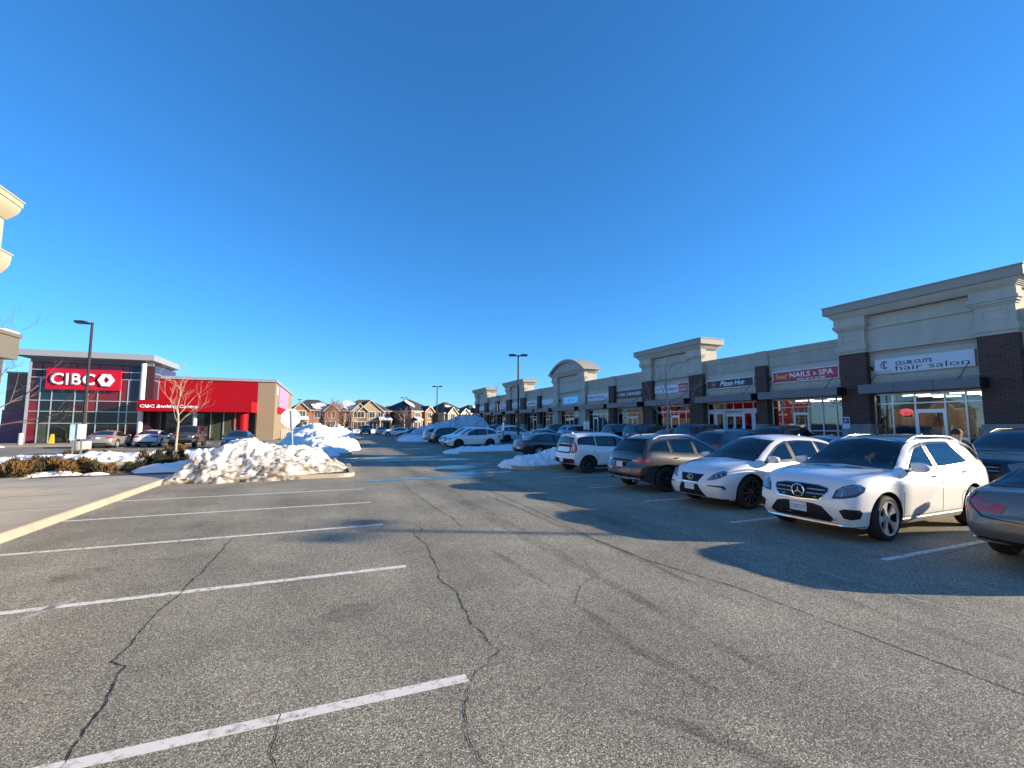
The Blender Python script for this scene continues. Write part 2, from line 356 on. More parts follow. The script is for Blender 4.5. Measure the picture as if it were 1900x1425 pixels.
# ------------------------------------------------------------ vehicles
# length-wise profiles in metres from the front bumper: top = centre outline, belt = foot of the glass, plan = half width share
TYPES = {
 'suv': dict(L=4.82, W=1.93, top=[(0, .76), (.03, .94), (.10, 1.02), (.4, 1.085), (.95, 1.145), (1.28, 1.175), (1.40, 1.22), (1.75, 1.45), (2.1, 1.66), (2.3, 1.71), (2.8, 1.755), (3.4, 1.755), (4.0, 1.72), (4.42, 1.655), (4.5, 1.60), (4.72, 1.17), (4.78, 1.0), (4.82, .75)],
   belt=[(0, .66), (.15, .92), (.6, 1.02), (1.3, 1.085), (3, 1.12), (4.3, 1.18), (4.7, 1.12), (4.82, .7)], bot=[(0, .27), (.3, .22), (.8, .24), (4, .24), (4.5, .30), (4.82, .40)],
   cowl=1.30, wtop=2.2, rtop=4.46, rbot=4.72, pill=(2.62, 3.62), fo=.87, wb=2.915, R=.375, tumb=.37, H=1.75, sq=.11),
 'cuv': dict(L=4.7, W=1.88, top=[(0, .62), (.04, .80), (.14, .88), (.4, .955), (.9, 1.04), (1.14, 1.075), (1.25, 1.12), (1.65, 1.36), (2.05, 1.56), (2.35, 1.635), (2.9, 1.66), (3.6, 1.635), (4.05, 1.57), (4.2, 1.515), (4.52, 1.16), (4.64, 1.06), (4.68, .92), (4.7, .75)],
   belt=[(0, .55), (.15, .78), (.6, .90), (1.2, .985), (3, 1.04), (4.2, 1.13), (4.6, 1.03), (4.7, .7)], bot=[(0, .26), (.3, .21), (.8, .23), (3.9, .23), (4.4, .30), (4.7, .42)],
   cowl=1.16, wtop=2.15, rtop=4.16, rbot=4.53, pill=(2.5, 3.45), fo=.93, wb=2.72, R=.365, tumb=.42, H=1.66),
 'box': dict(L=4.14, W=1.8, top=[(0, .66), (.04, .86), (.12, .95), (.35, 1.0), (.8, 1.06), (.98, 1.09), (1.08, 1.13), (1.35, 1.34), (1.62, 1.51), (1.85, 1.575), (2.3, 1.605), (3.2, 1.60), (3.75, 1.57), (3.9, 1.52), (4.03, 1.16), (4.09, 1.0), (4.12, .85), (4.14, .7)],
   belt=[(0, .60), (.15, .86), (.6, .93), (1.1, 1.0), (2.6, 1.05), (3.7, 1.13), (4.05, 1.05), (4.14, .65)], bot=[(0, .27), (.3, .22), (.8, .23), (3.4, .23), (3.9, .30), (4.14, .38)],
   cowl=1.0, wtop=1.75, rtop=3.88, rbot=4.03, pill=(2.05, 3.0), fo=.80, wb=2.57, R=.335, tumb=.30, H=1.6),
 'sedan': dict(L=4.85, W=1.83, top=[(0, .50), (.04, .62), (.14, .70), (.45, .79), (1.0, .885), (1.3, .925), (1.42, .96), (1.85, 1.19), (2.2, 1.36), (2.5, 1.43), (2.95, 1.45), (3.4, 1.41), (3.7, 1.345), (4.1, 1.175), (4.35, 1.075), (4.6, 1.055), (4.74, 1.03), (4.81, .93), (4.85, .72)],
   belt=[(0, .45), (.15, .61), (.6, .74), (1.3, .865), (3, .935), (4.1, .99), (4.6, .965), (4.76, .90), (4.85, .62)], bot=[(0, .22), (.3, .18), (.8, .19), (4, .19), (4.5, .26), (4.85, .36)],
   cowl=1.33, wtop=2.35, rtop=3.52, rbot=4.30, pill=(2.72, 3.72), fo=.93, wb=2.8, R=.335, tumb=.47, H=1.45),
 'jeep': dict(L=4.4, W=1.80, top=[(0, .86), (.03, 1.02), (.10, 1.09), (.5, 1.13), (1.2, 1.17), (1.32, 1.19), (1.40, 1.27), (1.55, 1.52), (1.70, 1.73), (1.82, 1.79), (2.4, 1.82), (4.1, 1.82), (4.25, 1.80), (4.33, 1.70), (4.38, 1.2), (4.4, .9)],
   belt=[(0, .80), (.15, 1.0), (.6, 1.06), (1.4, 1.12), (4.3, 1.14), (4.4, .8)], bot=[(0, .45), (.3, .38), (.8, .38), (3.6, .38), (4.1, .42), (4.4, .48)],
   cowl=1.34, wtop=1.76, rtop=4.29, rbot=4.36, pill=(2.5, 3.4), fo=.62, wb=2.95, R=.41, tumb=.14, H=1.82),
}
class Body:
    pass
def car_body(cfg, pm):
    T = TYPES[cfg['type']]; B = Body(); B.T = T
    L = cfg.get('L', T['L']); W = cfg.get('W', T['W']); k = L/T['L']; zk = cfg.get('H', T['H'])/T['H']
    sc_ = lambda P: interp([(a*k, b*zk) for a, b in P])
    top, belt0 = sc_(T['top']), sc_(T['belt']); bot = interp([(a*k, b) for a, b in T['bot']])
    jeep = cfg['type'] == 'jeep'
    e = .90 if not jeep else .97
    plan = interp([(0, .80*e/.9), (.06, .85*e/.9), (.2, .915*e/.9), (.45, .96 if not jeep else .97), (.9, .992), (1.5, 1), (L-1.3, 1), (L-.8, .985), (L-.35, .955), (L-.12, .915), (L, .86)])
    tumb = T['tumb']
    belt = lambda D: min(belt0(D), top(D)-.012)
    R_ = cfg.get('R', T['R']); fw = T['fo']*k; rw = fw+cfg.get('wb', T['wb']*k)
    side = interp([(0, .90), (.06, .94), (.2, .972), (.45, .99), (.66, 1.0), (.80, .992), (.93, .965), (1, .93)])
    def geo(D):
        wv = W/2*plan(D); zb = belt(D); zt = top(D); h = zt-zb
        yb = wv*.93; yc = max(.25, yb-h*tumb); cr = min(.075+.02, .45*h+.004); return wv, zb, zt, h, yb, yc, cr
    def ring(D):
        wv, zb, zt, h, yb, yc, cr = geo(D); z0 = bot(D); P = [(0, z0), (wv*.45, z0), (wv*.84, z0)]
        for i in range(15):
            t = i/14; P.append((wv*side(t), z0+(zb-z0)*t))
        ch = abs(math.sin(0))
        a = Vector((yb, zb)); c = Vector((yc, zt-cr)); r = min(.13, .4*(c-a).length)
        s_ = c+(a-c).normalized()*r if (c-a).length > 1e-5 else c
        yq = max(.1, yc-r*1.1); q = Vector((yq, zt-cr*(yq/yc)**2.0))
        nu = 16 if cfg.get('fine') else 6
        for i in range(1, nu+1):
            p = a.lerp(s_, i/nu); P.append((p.x, p.y))
        for i in range(1, 6):
            t = i/5; p = s_*(1-t)**2+c*2*t*(1-t)+q*t*t; P.append((p.x, p.y))
        nt_ = 16 if cfg.get('fine') else 5
        for i in range(1, nt_+1):
            y = yq*(1-i/nt_); P.append((y, zt-cr*(y/yc)**2.0))
        return P
    hn = top(.3)
    fr = interp([(.0, .16), (bot(0)+.02, .07), (.42, .01), (.52, 0.0), (hn*.72, .03), (hn*.88, .10 if not jeep else .03), (hn, .20 if not jeep else .05), (hn+.3, .25)])
    rr = interp([(.0, .20), (.35, .08), (.5, .0), (.68, .01), (.85, .045 if cfg['type'] not in ('sedan',) else .03), (1.0, .06), (1.3, .05), (1.7, .0)])
    def warp(D, y, z):
        x = L/2-D; s = min(1, abs(y)/(W/2))
        if D < 1.0:
            wg = (1-max(D, 0)/1.0)**2; x -= wg*(fr(z)+(T.get('sq', .19) if not jeep else .06)*s**2.8)
        if D > L-.8:
            wg = (1-max(L-D, 0)/.8)**2; x += wg*(rr(z)+(.17 if not jeep else .04)*s**3)
        return Vector((x, y, z))
    Ds = []; d = 0.0
    while d < L-1e-6:
        Ds.append(d); d += .02 if d < .12 or d > L-.14 else (.028 if cfg.get('fine') and d > 1 else .05)
    Ds.append(L)
    mb = MB(); bm = mb.bm; rings = []
    for D in Ds:
        P = ring(D); pts = [warp(D, y, z) for y, z in P]+[warp(D, -y, z) for y, z in P[1:-1][::-1]]
        rings.append([bm.verts.new(p) for p in pts])
    n = len(rings[0])
    for a, b in zip(rings, rings[1:]):
        for i in range(n): mb._f([a[i], a[(i+1) % n], b[(i+1) % n], b[i]])
    for D, rg, sg in ((0, rings[0], -1), (L, rings[-1], 1)):
        P = ring(D); zc = (bot(D)+top(D))/2; prev = rg
        for f_ in (.985, .94, .8, .55, .28):
            q = []
            o_ = .012*(1-f_)*2
            full = P+[(-y, z) for y, z in P[1:-1][::-1]]
            for y, z in full:
                yy = y*f_; zz = zc+(z-zc)*f_; v = warp(D, yy, zz); v.x += -sg*min(.02, .10*(1-f_)); q.append(bm.verts.new(v))
            for i in range(n): mb._f([prev[i], prev[(i+1) % n], q[(i+1) % n], q[i]])
            prev = q
        cv = bm.verts.new(warp(D, 0, zc)+Vector((-sg*.02, 0, 0)))
        for i in range(n): mb._f([prev[i], prev[(i+1) % n], cv])
    bmesh.ops.recalc_face_normals(bm, faces=bm.faces)
    me = bpy.data.meshes.new('body'); bm.to_mesh(me); bm.free(); me.materials.append(pm); me.materials.append(WELL)
    ob = bpy.data.objects.new('body', me); COL.objects.link(ob)
    # wheel wells
    cut = MB()
    for xw in (L/2-fw, L/2-rw):
        for sgn in (1, -1):
            Mx = Matrix.Translation((xw, 0, R_)) @ Matrix.Rotation(R(90), 4, 'X')
            y0, y1 = sorted((-sgn*(W/2-.34), -sgn*(W/2+.3)))
            cut.lathe([(0.0, y0), (R_+.07, y0), (R_+.07, y1), (0.0, y1)], 40, Mx)
    bmesh.ops.remove_doubles(cut.bm, verts=cut.bm.verts, dist=1e-4)
    co = cut.build('cut', [pm, WELL]);
    for p in co.data.polygons: p.material_index = 1
    md = ob.modifiers.new('b', 'BOOLEAN'); md.object = co; md.operation = 'DIFFERENCE'; md.solver = 'EXACT'
    dg = bpy.context.evaluated_depsgraph_get(); nm = bpy.data.meshes.new_from_object(ob.evaluated_get(dg))
    ob.modifiers.clear(); bpy.data.objects.remove(co); ob.data = nm; bpy.data.meshes.remove(me); nm.name = 'body'
    nm.materials.clear(); nm.materials.append(pm); nm.materials.append(WELL)
    for p in nm.polygons:
        p.use_smooth = True
        c = p.center
        inw = any(math.hypot(c.x-(L/2-q), c.z-R_) < R_+.085 for q in (fw, rw)) and abs(c.y) < W/2+.05
        wall = inw and (abs(math.hypot(c.x-(L/2-min((fw, rw), key=lambda q: abs(c.x-(L/2-q)))), c.z-R_)-(R_+.07)) < .012 and abs(p.normal.y) < .3 or abs(abs(c.y)-(W/2-.34)) < .02 and abs(p.normal.y) > .9)
        p.material_index = 1 if wall else 0
    nm.set_sharp_from_angle(angle=R(32))
    bmx = bmesh.new(); bmx.from_mesh(nm); B.bvh = BVHTree.FromBMesh(bmx); bmx.free()
    B.ob, B.L, B.W, B.k, B.zk, B.top, B.belt, B.bot, B.geo, B.fw, B.rw, B.R, B.hn = ob, L, W, k, zk, top, belt, bot, geo, fw, rw, R_, hn
    return B

def wrapray(B, view, t, z):
    """a ray toward the body: F/B/L/R/T flat views, WF/WB wrap round the corners (t = metres from the centre line)"""
    L, W = B.L, B.W
    if view in ('F', 'B'):
        s = 1 if view == 'F' else -1; return Vector((s*5, t, z)), Vector((-s, 0, 0))
    if view in ('L', 'R'):
        s = 1 if view == 'L' else -1; return Vector((t, s*3, z)), Vector((0, -s, 0))
    if view == 'T': return Vector((t, z, 4)), Vector((0, 0, -1))
    s = 1 if view == 'WF' else -1; rad = .42; cy = W/2-rad; sg = 1 if t >= 0 else -1; a = abs(t)
    cx = L/2-rad
    if a < cy: o = Vector((3, a, z)); d = Vector((-1, 0, 0))
    elif a < cy+rad*math.pi/2:
        th = (a-cy)/rad; dr = Vector((math.cos(th), math.sin(th), 0)); o = Vector((cx, cy, z))+dr*2; d = -dr
    else: o = Vector((cx-(a-cy-rad*math.pi/2), 3, z)); d = Vector((0, -1, 0))
    o.y *= sg; d.y *= sg; o.x *= s; d.x *= s
    return o, d
def panel(B, poly, view, mt, name, parent, off=.005, g=.07, mirror=False, holes=None):
    """a thin moulded panel that follows the body surface"""
    out = []
    for sgn in ((1, -1) if mirror else (1,)):
        v_ = view; polys = poly if isinstance(poly[0][0], (tuple, list)) else [poly]; pls = []
        if sgn < 0:
            if view in ('L', 'R'): v_ = 'R' if view == 'L' else 'L'
            elif view == 'T': polys = [[(a, -b) for a, b in q_] for q_ in polys]
            else: polys = [[(-a, b) for a, b in q_] for q_ in polys]
        bm = bmesh.new(); fs_ = [bm.faces.new([bm.verts.new((a, b, 0)) for a, b in q_]) for q_ in polys]
        bmesh.ops.triangulate(bm, faces=fs_); bmesh.ops.remove_doubles(bm, verts=bm.verts, dist=1e-5)
        pl = [p for q_ in polys for p in q_]
        a0, a1 = min(p[0] for p in pl), max(p[0] for p in pl); b0, b1 = min(p[1] for p in pl), max(p[1] for p in pl)
        for ax, lo, hi in ((0, a0, a1), (1, b0, b1)):
            q = math.ceil(lo/g)*g+1e-4
            while q < hi:
                co = (q, 0, 0) if ax == 0 else (0, q, 0); no = (1, 0, 0) if ax == 0 else (0, 1, 0)
                bmesh.ops.bisect_plane(bm, geom=list(bm.verts)+list(bm.edges)+list(bm.faces), dist=1e-6, plane_co=co, plane_no=no); q += g
        bmesh.ops.remove_doubles(bm, verts=bm.verts, dist=1e-5)
        hitn = {}
        for v in bm.verts:
            o, d = wrapray(B, v_, v.co.x, v.co.y)
            h, nrm, i, ds = B.bvh.ray_cast(o, d)
            if h is None:
                h, nrm, i, ds = B.bvh.find_nearest(o+d*(2 if view in ('WF', 'WB') else 2.6))
            if nrm.dot(d) > 0: nrm = -nrm
            v.co = h+nrm*off; hitn[v] = nrm
        be = [e for e in bm.edges if len(e.link_faces) == 1]
        nb = {}
        for e in be:
            for v in e.verts:
                if v not in nb: nb[v] = bm.verts.new(v.co-hitn[v]*(off+.006))
        for e in be:
            try: bm.faces.new([e.verts[0], e.verts[1], nb[e.verts[1]], nb[e.verts[0]]])
            except ValueError: pass
        bmesh.ops.recalc_face_normals(bm, faces=bm.faces)
        # outward
        c = sum((f.normal.dot(hitn[f.verts[0]]) for f in bm.faces if f.verts[0] in hitn and f.verts[1] in hitn and f.verts[-1] in hitn), 0)
        if c < 0: bmesh.ops.reverse_faces(bm, faces=bm.faces)
        me = bpy.data.meshes.new(name); bm.to_mesh(me); bm.free(); me.materials.append(mt)
        for p in me.polygons: p.use_smooth = True
        me.set_sharp_from_angle(angle=R(30))
        o_ = bpy.data.objects.new(name, me); COL.objects.link(o_); o_.parent = parent; out.append(o_)
    return out if mirror else out[0]
def rrect(x0, x1, z0, z1, r=.02, n=3):
    P = []
    for cx, cz, a0 in ((x1-r, z1-r, 0), (x0+r, z1-r, 90), (x0+r, z0+r, 180), (x1-r, z0+r, 270)):
        for i in range(n+1):
            a = R(a0+90*i/n); P.append((cx+r*math.cos(a), cz+r*math.sin(a)))
    return P
def strip(pts, w_):
    """thin ribbon along a 2D path"""
    a, b = [], []
    for i, p in enumerate(pts):
        p0 = Vector(pts[max(i-1, 0)]); p1 = Vector(pts[min(i+1, len(pts)-1)]); t = (p1-p0).normalized(); n = Vector((-t.y, t.x))*w_/2
        a.append(tuple(Vector(p)+n)); b.append(tuple(Vector(p)-n))
    return a+b[::-1]
WHEELS = {}
def wheel(parent, x, y, R_, style, sgn):
    key = (round(R_, 3), style)
    if key not in WHEELS:
        wd = .245; Mx = Matrix.Rotation(R(-90), 4, 'X'); rr_ = R_*(.745 if style in ('star', 'multi') else .69); hw = wd/2
        t = MB(); t.lathe([(rr_, -hw+.01), (R_*.88, -hw), (R_*.965, -hw+.02), (R_, -hw+.05), (R_, hw-.05), (R_*.965, hw-.02), (R_*.88, hw), (rr_, hw-.01), (rr_-.004, hw-.03), (rr_-.004, -hw+.03)], 40, Mx, closed=True)
        rm = {'star': RIM_S, 'multi': RIM_D, 'dark': RIM_D, 'silver': RIM_S}[style]
        b = MB(); b.lathe([(0, hw-.075), (rr_*.90, hw-.075), (rr_*.905, hw-.03), (rr_*.93, hw-.03), (rr_*.95, -hw+.02), (0, -hw+.02)], 28, Mx)       # dark disc behind the spokes
        r = MB(); r.lathe([(rr_*1.0, hw-.02), (rr_*.99, hw+.002), (rr_*.945, hw+.0), (rr_*.93, hw-.02), (rr_*.93, hw-.028)], 40, Mx)
        r.lathe([(0, hw-.01), (.045, hw-.012), (.07, hw-.03), (.075, hw-.06), (0, hw-.06)], 20, Mx)
        ns = {'star': 5, 'multi': 10, 'dark': 7, 'silver': 7}[style]
        for i in range(ns):
            A = Matrix.Rotation(2*math.pi*i/ns+.3, 4, 'Y')
            if style == 'star': wi, wo = .026, .034
            elif style == 'multi': wi, wo = .016, .014
            else: wi, wo = .026, .022
            r0, r1 = .05, rr_*.93
            q = [(-wi, hw-.03, r0), (wi, hw-.03, r0), (wo, hw-.012, r1), (-wo, hw-.012, r1)]
            r.prism([A @ Vector(p) for p in q], A.to_3x3() @ Vector((0, -.035, 0)))
            if style == 'star':      # the fork toward the lip
                for s_ in (-1, 1):
                    q = [(s_*.01, hw-.016, rr_*.60), (s_*.036, hw-.02, rr_*.58), (s_*.085, hw-.012, rr_*.92), (s_*.055, hw-.012, rr_*.94)]
                    r.prism([A @ Vector(p) for p in q], A.to_3x3() @ Vector((0, -.03, 0)))
        def mk(mb, nm, m, sm): 
            o = mb.build(nm, m, None, smooth=sm, ang=40); d = o.data; bpy.data.objects.remove(o); return d
        WHEELS[key] = (mk(b, 'wheel', WELL, False), mk(t, 'tyre', RUBBER, True), mk(r, 'rim', rm, True))
    db, dt, dr = WHEELS[key]
    wo = bpy.data.objects.new('wheel', db); COL.objects.link(wo); wo.parent = parent; wo.location = (x, y, R_); wo.rotation_euler = (0, 0, 0 if sgn > 0 else math.pi)
    for nm, d in (('tyre', dt), ('rim', dr)):
        o = bpy.data.objects.new(nm, d); COL.objects.link(o); o.parent = wo
    return wo

def inset(poly, d):
    n = len(poly); A = sum(poly[i][0]*poly[(i+1) % n][1]-poly[(i+1) % n][0]*poly[i][1] for i in range(n)); sg = 1 if A > 0 else -1; out = []
    for i in range(n):
        p0, p, p1 = Vector(poly[i-1]), Vector(poly[i]), Vector(poly[(i+1) % n]); a = (p-p0); b = (p1-p)
        if a.length < 1e-6 or b.length < 1e-6: out.append(tuple(p)); continue
        a.normalize(); b.normalize(); n0 = Vector((-a.y, a.x))*sg; n1 = Vector((-b.y, b.x))*sg; m = (n0+n1)
        if m.length < .2: m = n0
        m.normalize(); c = max(.45, m.dot(n0)); out.append(tuple(p+m*d/c))
    return out
def inside(pt, poly):
    x, y = pt; r = False; j = len(poly)-1
    for i in range(len(poly)):
        xi, yi = poly[i]; xj, yj = poly[j]
        if (yi > y) != (yj > y) and x < (xj-xi)*(y-yi)/(yj-yi)+xi: r = not r
        j = i
    return r
def soft(mb, c, r, e=.5, rot=None):
    v0 = len(mb.bm.verts); mb.sphere((0, 0, 0), 1, seg=12); mb.bm.verts.ensure_lookup_table()
    for v in mb.bm.verts[v0:]:
        q = Vector([math.copysign(abs(k)**e, k)*rr for k, rr in zip(v.co, r)]); v.co = (rot @ q if rot else q)+Vector(c)
def open_cabin(B, root, cfg, wins):
    """cut the window openings, line the cabin and put seats in it"""
    ob = B.ob; bm = bmesh.new(); bm.from_mesh(ob.data); L, k = B.L, B.k; X = lambda D: L/2-D
    kill = set()
    for view, poly in wins:
        P = inset(poly, .022)
        for f in bm.faces:
            if f in kill: continue
            c = f.calc_center_median(); n = f.normal
            if c.z < .85*B.zk: continue
            if view == 'L' and abs(n.y) < .35: continue
            if view == 'F' and (n.x < .2 or c.x < X(B.T['wtop']*k)): continue
            if view == 'B' and (n.x > -.2 or c.x > X(B.T['rtop']*k)): continue
            if view == 'F' and any(inside((v.co.y, v.co.z), P) is False for v in f.verts): continue
            if view == 'B' and any(inside((v.co.y, v.co.z), P) is False for v in f.verts): continue
            if view == 'L' and any(inside((v.co.x, v.co.z), P) is False for v in f.verts): continue
            kill.add(f)
    bmesh.ops.delete(bm, geom=list(kill), context='FACES'); bm.to_mesh(ob.data)
    # lining: the same shell moved inward
    bm.normal_update()
    bmesh.ops.delete(bm, geom=[f for f in bm.faces if f.calc_center_median().z < .45 or f.material_index == 1], context='FACES')
    for v in bm.verts: v.co -= v.normal*.018
    for f in bm.faces: f.material_index = 0
    bmesh.ops.reverse_faces(bm, faces=bm.faces)
    me = bpy.data.meshes.new('cabin_lining'); bm.to_mesh(me); bm.free(); me.materials.clear(); me.materials.append(CABIN)
    for p in me.polygons: p.use_smooth = True
    o = bpy.data.objects.new('cabin_lining', me); COL.objects.link(o); o.parent = root
    W = B.W/2; T = B.T; zb = B.belt(1.6*k)
    mb = MB(); mb.box(X(L*.84), X(L*.22), -W+.16, W-.16, .40, .46); mb.build('cabin_floor', CABIN, root)
    mb = MB(); soft(mb, (X(T['cowl']*k+.38), 0, zb-.16), (.30, W-.16, .17), .4); mb.build('dashboard', CABIN, root, smooth=True)
    for D, ys in ((2.35*k, (-.38, .38)), (3.25*k, (-.40, 0, .40))):
        for y in ys:
            mb = MB(); w_ = .24 if len(ys) == 2 else .2; q_ = min(1, B.top(3.2*k)/1.72)**1.3; soft(mb, (X(D-.22), y, .66*q_), (.27, w_, .11), .45)
            soft(mb, (X(D+.10), y, .94*q_), (.09, w_-.01, .31*q_), .45, Matrix.Rotation(R(-14), 3, 'Y')); soft(mb, (X(D+.18), y, 1.28*q_), (.055, .125, .08*q_), .5)
            mb.build('seat', SEAT, root, smooth=True)
    mb = MB(); A = Matrix.Translation((X(T['cowl']*k+.78), .38, zb-.08)) @ Matrix.Rotation(R(-65), 4, 'Y'); mb.tube([A @ Vector((.18*math.cos(R(q)), .18*math.sin(R(q)), 0)) for q in range(0, 361, 20)], .015, 6, cap=False)
    mb.tube([A @ Vector((-.17, 0, 0)), A @ Vector((0, 0, -.02)), A @ Vector((.17, 0, 0))], .02, 6); mb.build('steering_wheel', TRIM, root, smooth=True)
    mb = MB(); soft(mb, (X(T['cowl']*k+.78), 0, B.top(T['wtop']*k)-.13), (.02, .12, .035), .5); mb.build('inner_mirror', TRIM, root, smooth=True)
def frit(B, poly, view, root, w_, mirror=False, g=.07):
    q = inset(poly, w_); n = len(poly); quads = []
    for i in range(n):
        a, b, c, d = poly[i], poly[(i+1) % n], q[(i+1) % n], q[i]
        if (Vector(a)-Vector(b)).length > 1e-4 and (Vector(c)-Vector(d)).length > 1e-4 and (Vector(b)-Vector(a)).dot(Vector(c)-Vector(d)) > 0: quads.append([a, b, c, d])
        elif (Vector(a)-Vector(b)).length > 1e-4: quads.append([a, b, c])
    panel(B, quads, view, FRIT, 'window_border', root, .009, g*.6, mirror=mirror)
def make_car(cfg, label, cat, loc, rz, group=None, name='parked_car'):
    root = thing(name, label, cat, loc, rz, group); pm = cfg['paint']
    B = car_body(cfg, pm); B.ob.parent = root; L, W, k, zk = B.L, B.W, B.k, B.zk; T = B.T; hn = B.hn; X = lambda D: L/2-D
    fin = cfg.get('fine', False); g = .06 if fin else .09
    # --- glass
    zc = lambda D: B.geo(D)[2]-B.geo(D)[6]
    Dlist = [.5+i*.04 for i in range(int((L-.6)/.04))]
    pb, pc = T['pill'][0]*k, T['pill'][1]*k
    def tp(D): return min(zc(max(D-.12, 0)), zc(min(D+.13, L)), zc(D))-.045
    def bt(D): return B.geo(D)[1]+.028
    start = next(D for D in Dlist if D > T['cowl']*k+.05 and tp(D)-bt(D) > .015); endD = [D for D in Dlist if tp(D)-bt(D) > .03 and D < T['rbot']*k-.1][-1]
    segs = [(start, pb-.03), (pb+.03, pc-.025), (pc+.025, endD)]
    if cfg['type'] == 'suv': segs[1] = (pb+.03, pc-.03)
    if cfg['type'] != 'jeep':
        panel(B, [(X(pb-.05), bt(pb)-.005), (X(pb+.05), bt(pb)-.005), (X(pb+.05), tp(pb)+.005), (X(pb-.05), tp(pb)+.005)], 'L', TRIM, 'door_pillar', root, .010, .1, mirror=True)
        a_, b_ = start, endD; Dv = [a_+(b_-a_)*i/14 for i in range(15)]
        panel(B, strip([(X(D), bt(D)-.012) for D in Dv], .018), 'L', cfg.get('beltm', TRIM), 'belt_trim', root, .006, .15, mirror=True)
    if cfg['type'] == 'jeep': segs = [(start, pb-.05), (pb+.05, pc-.06), (pc+.08, endD-.05)]
    wins = []
    for a, b in segs:
        if b-a < .15: continue
        n = max(3, int((b-a)/.06)); Dv = [a+(b-a)*i/n for i in range(n+1)]
        poly = [(X(D), bt(D)) for D in Dv]+[(X(D), max(tp(D), bt(D)+.004)) for D in Dv[::-1]]
        if cfg['type'] == 'suv' and a > pb:                # raked edges either side of the broad rear pillar
            if a < pc:
                A0, A1, B0, B1 = a, a, 3.88*k, 3.50*k
            else: A0, A1, B0, B1 = 4.22*k, 3.98*k, b+.10, b+.02
            lo = [A0+(B0-A0)*i/8 for i in range(9)]; hi = [A1+(B1-A1)*i/8 for i in range(9)]
            poly = [(X(D), bt(D)) for D in lo]+[(X(D), max(tp(min(D, endD+.08)), bt(D)+.03)) for D in hi[::-1]]
        panel(B, poly, 'L', CGLASS if not fin else (CGLASS_T if a < pb else CGLASS_P), 'side_window', root, .004 if fin else .007, g, mirror=True)
        if fin: wins.append(('L', poly)); frit(B, poly, 'L', root, .034, True)
    def wpoly(d0, d1, ins, low=.0):
        P = []
        n = 10
        for i in range(n+1):
            D = d0+(d1-d0)*i/n; wv, zb, zt, h, yb, yc, cr = B.geo(D); P.append((yc-ins, zt-cr*.75))
        return P+[(0, B.top(d1)-.01)]+[(-a, b) for a, b in P[::-1]]+[(0, B.top(d0)+.0)]
    wp = wpoly(T['cowl']*k+.05, T['wtop']*k-.02, .055)
    if fin: wins.append(('F', wp)); frit(B, wp, 'F', root, .045)
    ws = panel(B, wp, 'F', CGLASS_T if fin else CGLASS, 'windshield', root, .006 if fin else .009, g*.6)
    rp = wpoly(T['rbot']*k-.01, T['rtop']*k+.05, .075)
    if fin: wins.append(('B', rp)); frit(B, rp, 'B', root, .045)
    panel(B, rp, 'B', CGLASS_P if fin else CGLASS, 'rear_window', root, .006 if fin else .009, g*.7)
    # --- wheels
    for D in (B.fw, B.rw):
        for s in (1, -1): wheel(root, X(D), s*(W/2-.135), B.R, cfg.get('rim', 'silver'), s)
    # --- doors: gaps and handles
    if cfg.get('doors', True):
        d0 = B.fw+B.R+.10
        mb_ = [(X(d0), B.belt(d0)-.02), (X(d0+.01), .75), (X(d0), B.bot(d0)+.14)]
        lines = [strip(mb_, .010), strip([(X(pb), B.belt(pb)+.01), (X(pb), B.bot(pb)+.12)], .010)]
        dr_ = B.rw-B.R-.06
        lines.append(strip([(X(pc+.10), B.belt(pc+.1)), (X(pc+.08), .80), (X(dr_-.02), .66), (X(dr_-.06), B.bot(dr_)+.14)], .010))
        lines.append(strip([(X(d0), B.bot(d0)+.13), (X(dr_-.08), B.bot(d0)+.13)], .010))
        for pl in lines: panel(B, pl, 'L', SEAMM, 'door_gap', root, .0025, .15, mirror=True)
        for Dh in (pb-.20, pc-.12):
            zh = B.belt(Dh)-.09
            for s in (1, -1):
                o, d = wrapray(B, 'L' if s > 0 else 'R', X(Dh), zh); h = B.bvh.ray_cast(o, d)[0]
                if h is None: continue
                mb = MB(); mb.tube([h+Vector((.09, -s*.01, 0)), h+Vector((.07, s*.03, .004)), h+Vector((-.07, s*.03, .004)), h+Vector((-.09, -s*.01, 0))], .013, 6)
                mb.build('door_handle', cfg.get('handle', pm), root, smooth=True)
    # lower sill trim
    if cfg.get('sill', True):
        zb_ = B.bot(L/2)
        panel(B, [(X(B.fw+B.R+.07), zb_+.005), (X(B.rw-B.R-.07), zb_+.005), (X(B.rw-B.R-.07), zb_+.085), (X(B.fw+B.R+.07), zb_+.085)], 'L', cfg.get('sillmat', TRIM), 'sill_trim', root, .012, .2, mirror=True)
    if cfg.get('arch'):
        for Dw in (B.fw, B.rw):
            arc = []
            for i in range(15):
                a = R(8+164*i/14); arc.append((X(Dw)+math.cos(a)*(B.R+.095), B.R+math.sin(a)*(B.R+.095)))
            panel(B, strip(arc, .06), 'L', TRIM, 'arch_trim', root, .012, .2, mirror=True)
    # --- mirrors
    Dm = T['cowl']*k+.42; zm = B.belt(Dm)+.10; wv = B.geo(Dm)[0]
    for s in (1, -1):
        mb = MB(); mb.sphere((0, 0, 0), 1, seg=16)
        for v in mb.bm.verts:
            q = [math.copysign(abs(c)**.55, c) for c in v.co]; tp_ = 1-.18*q[1]*s; v.co = Vector((X(Dm)+.075*q[0]+(.02 if q[0] > 0 else 0)*q[2], s*(wv+.085)+.125*q[1], zm+.085*q[2]*tp_))
        mb.box(X(Dm)-.03, X(Dm)+.03, min(s*(wv-.1), s*(wv+.02)), max(s*(wv-.1), s*(wv+.02)), zm-.07, zm-.035)
        mo = mb.build('mirror', cfg.get('mirrorm', pm), root, smooth=True, ang=60)
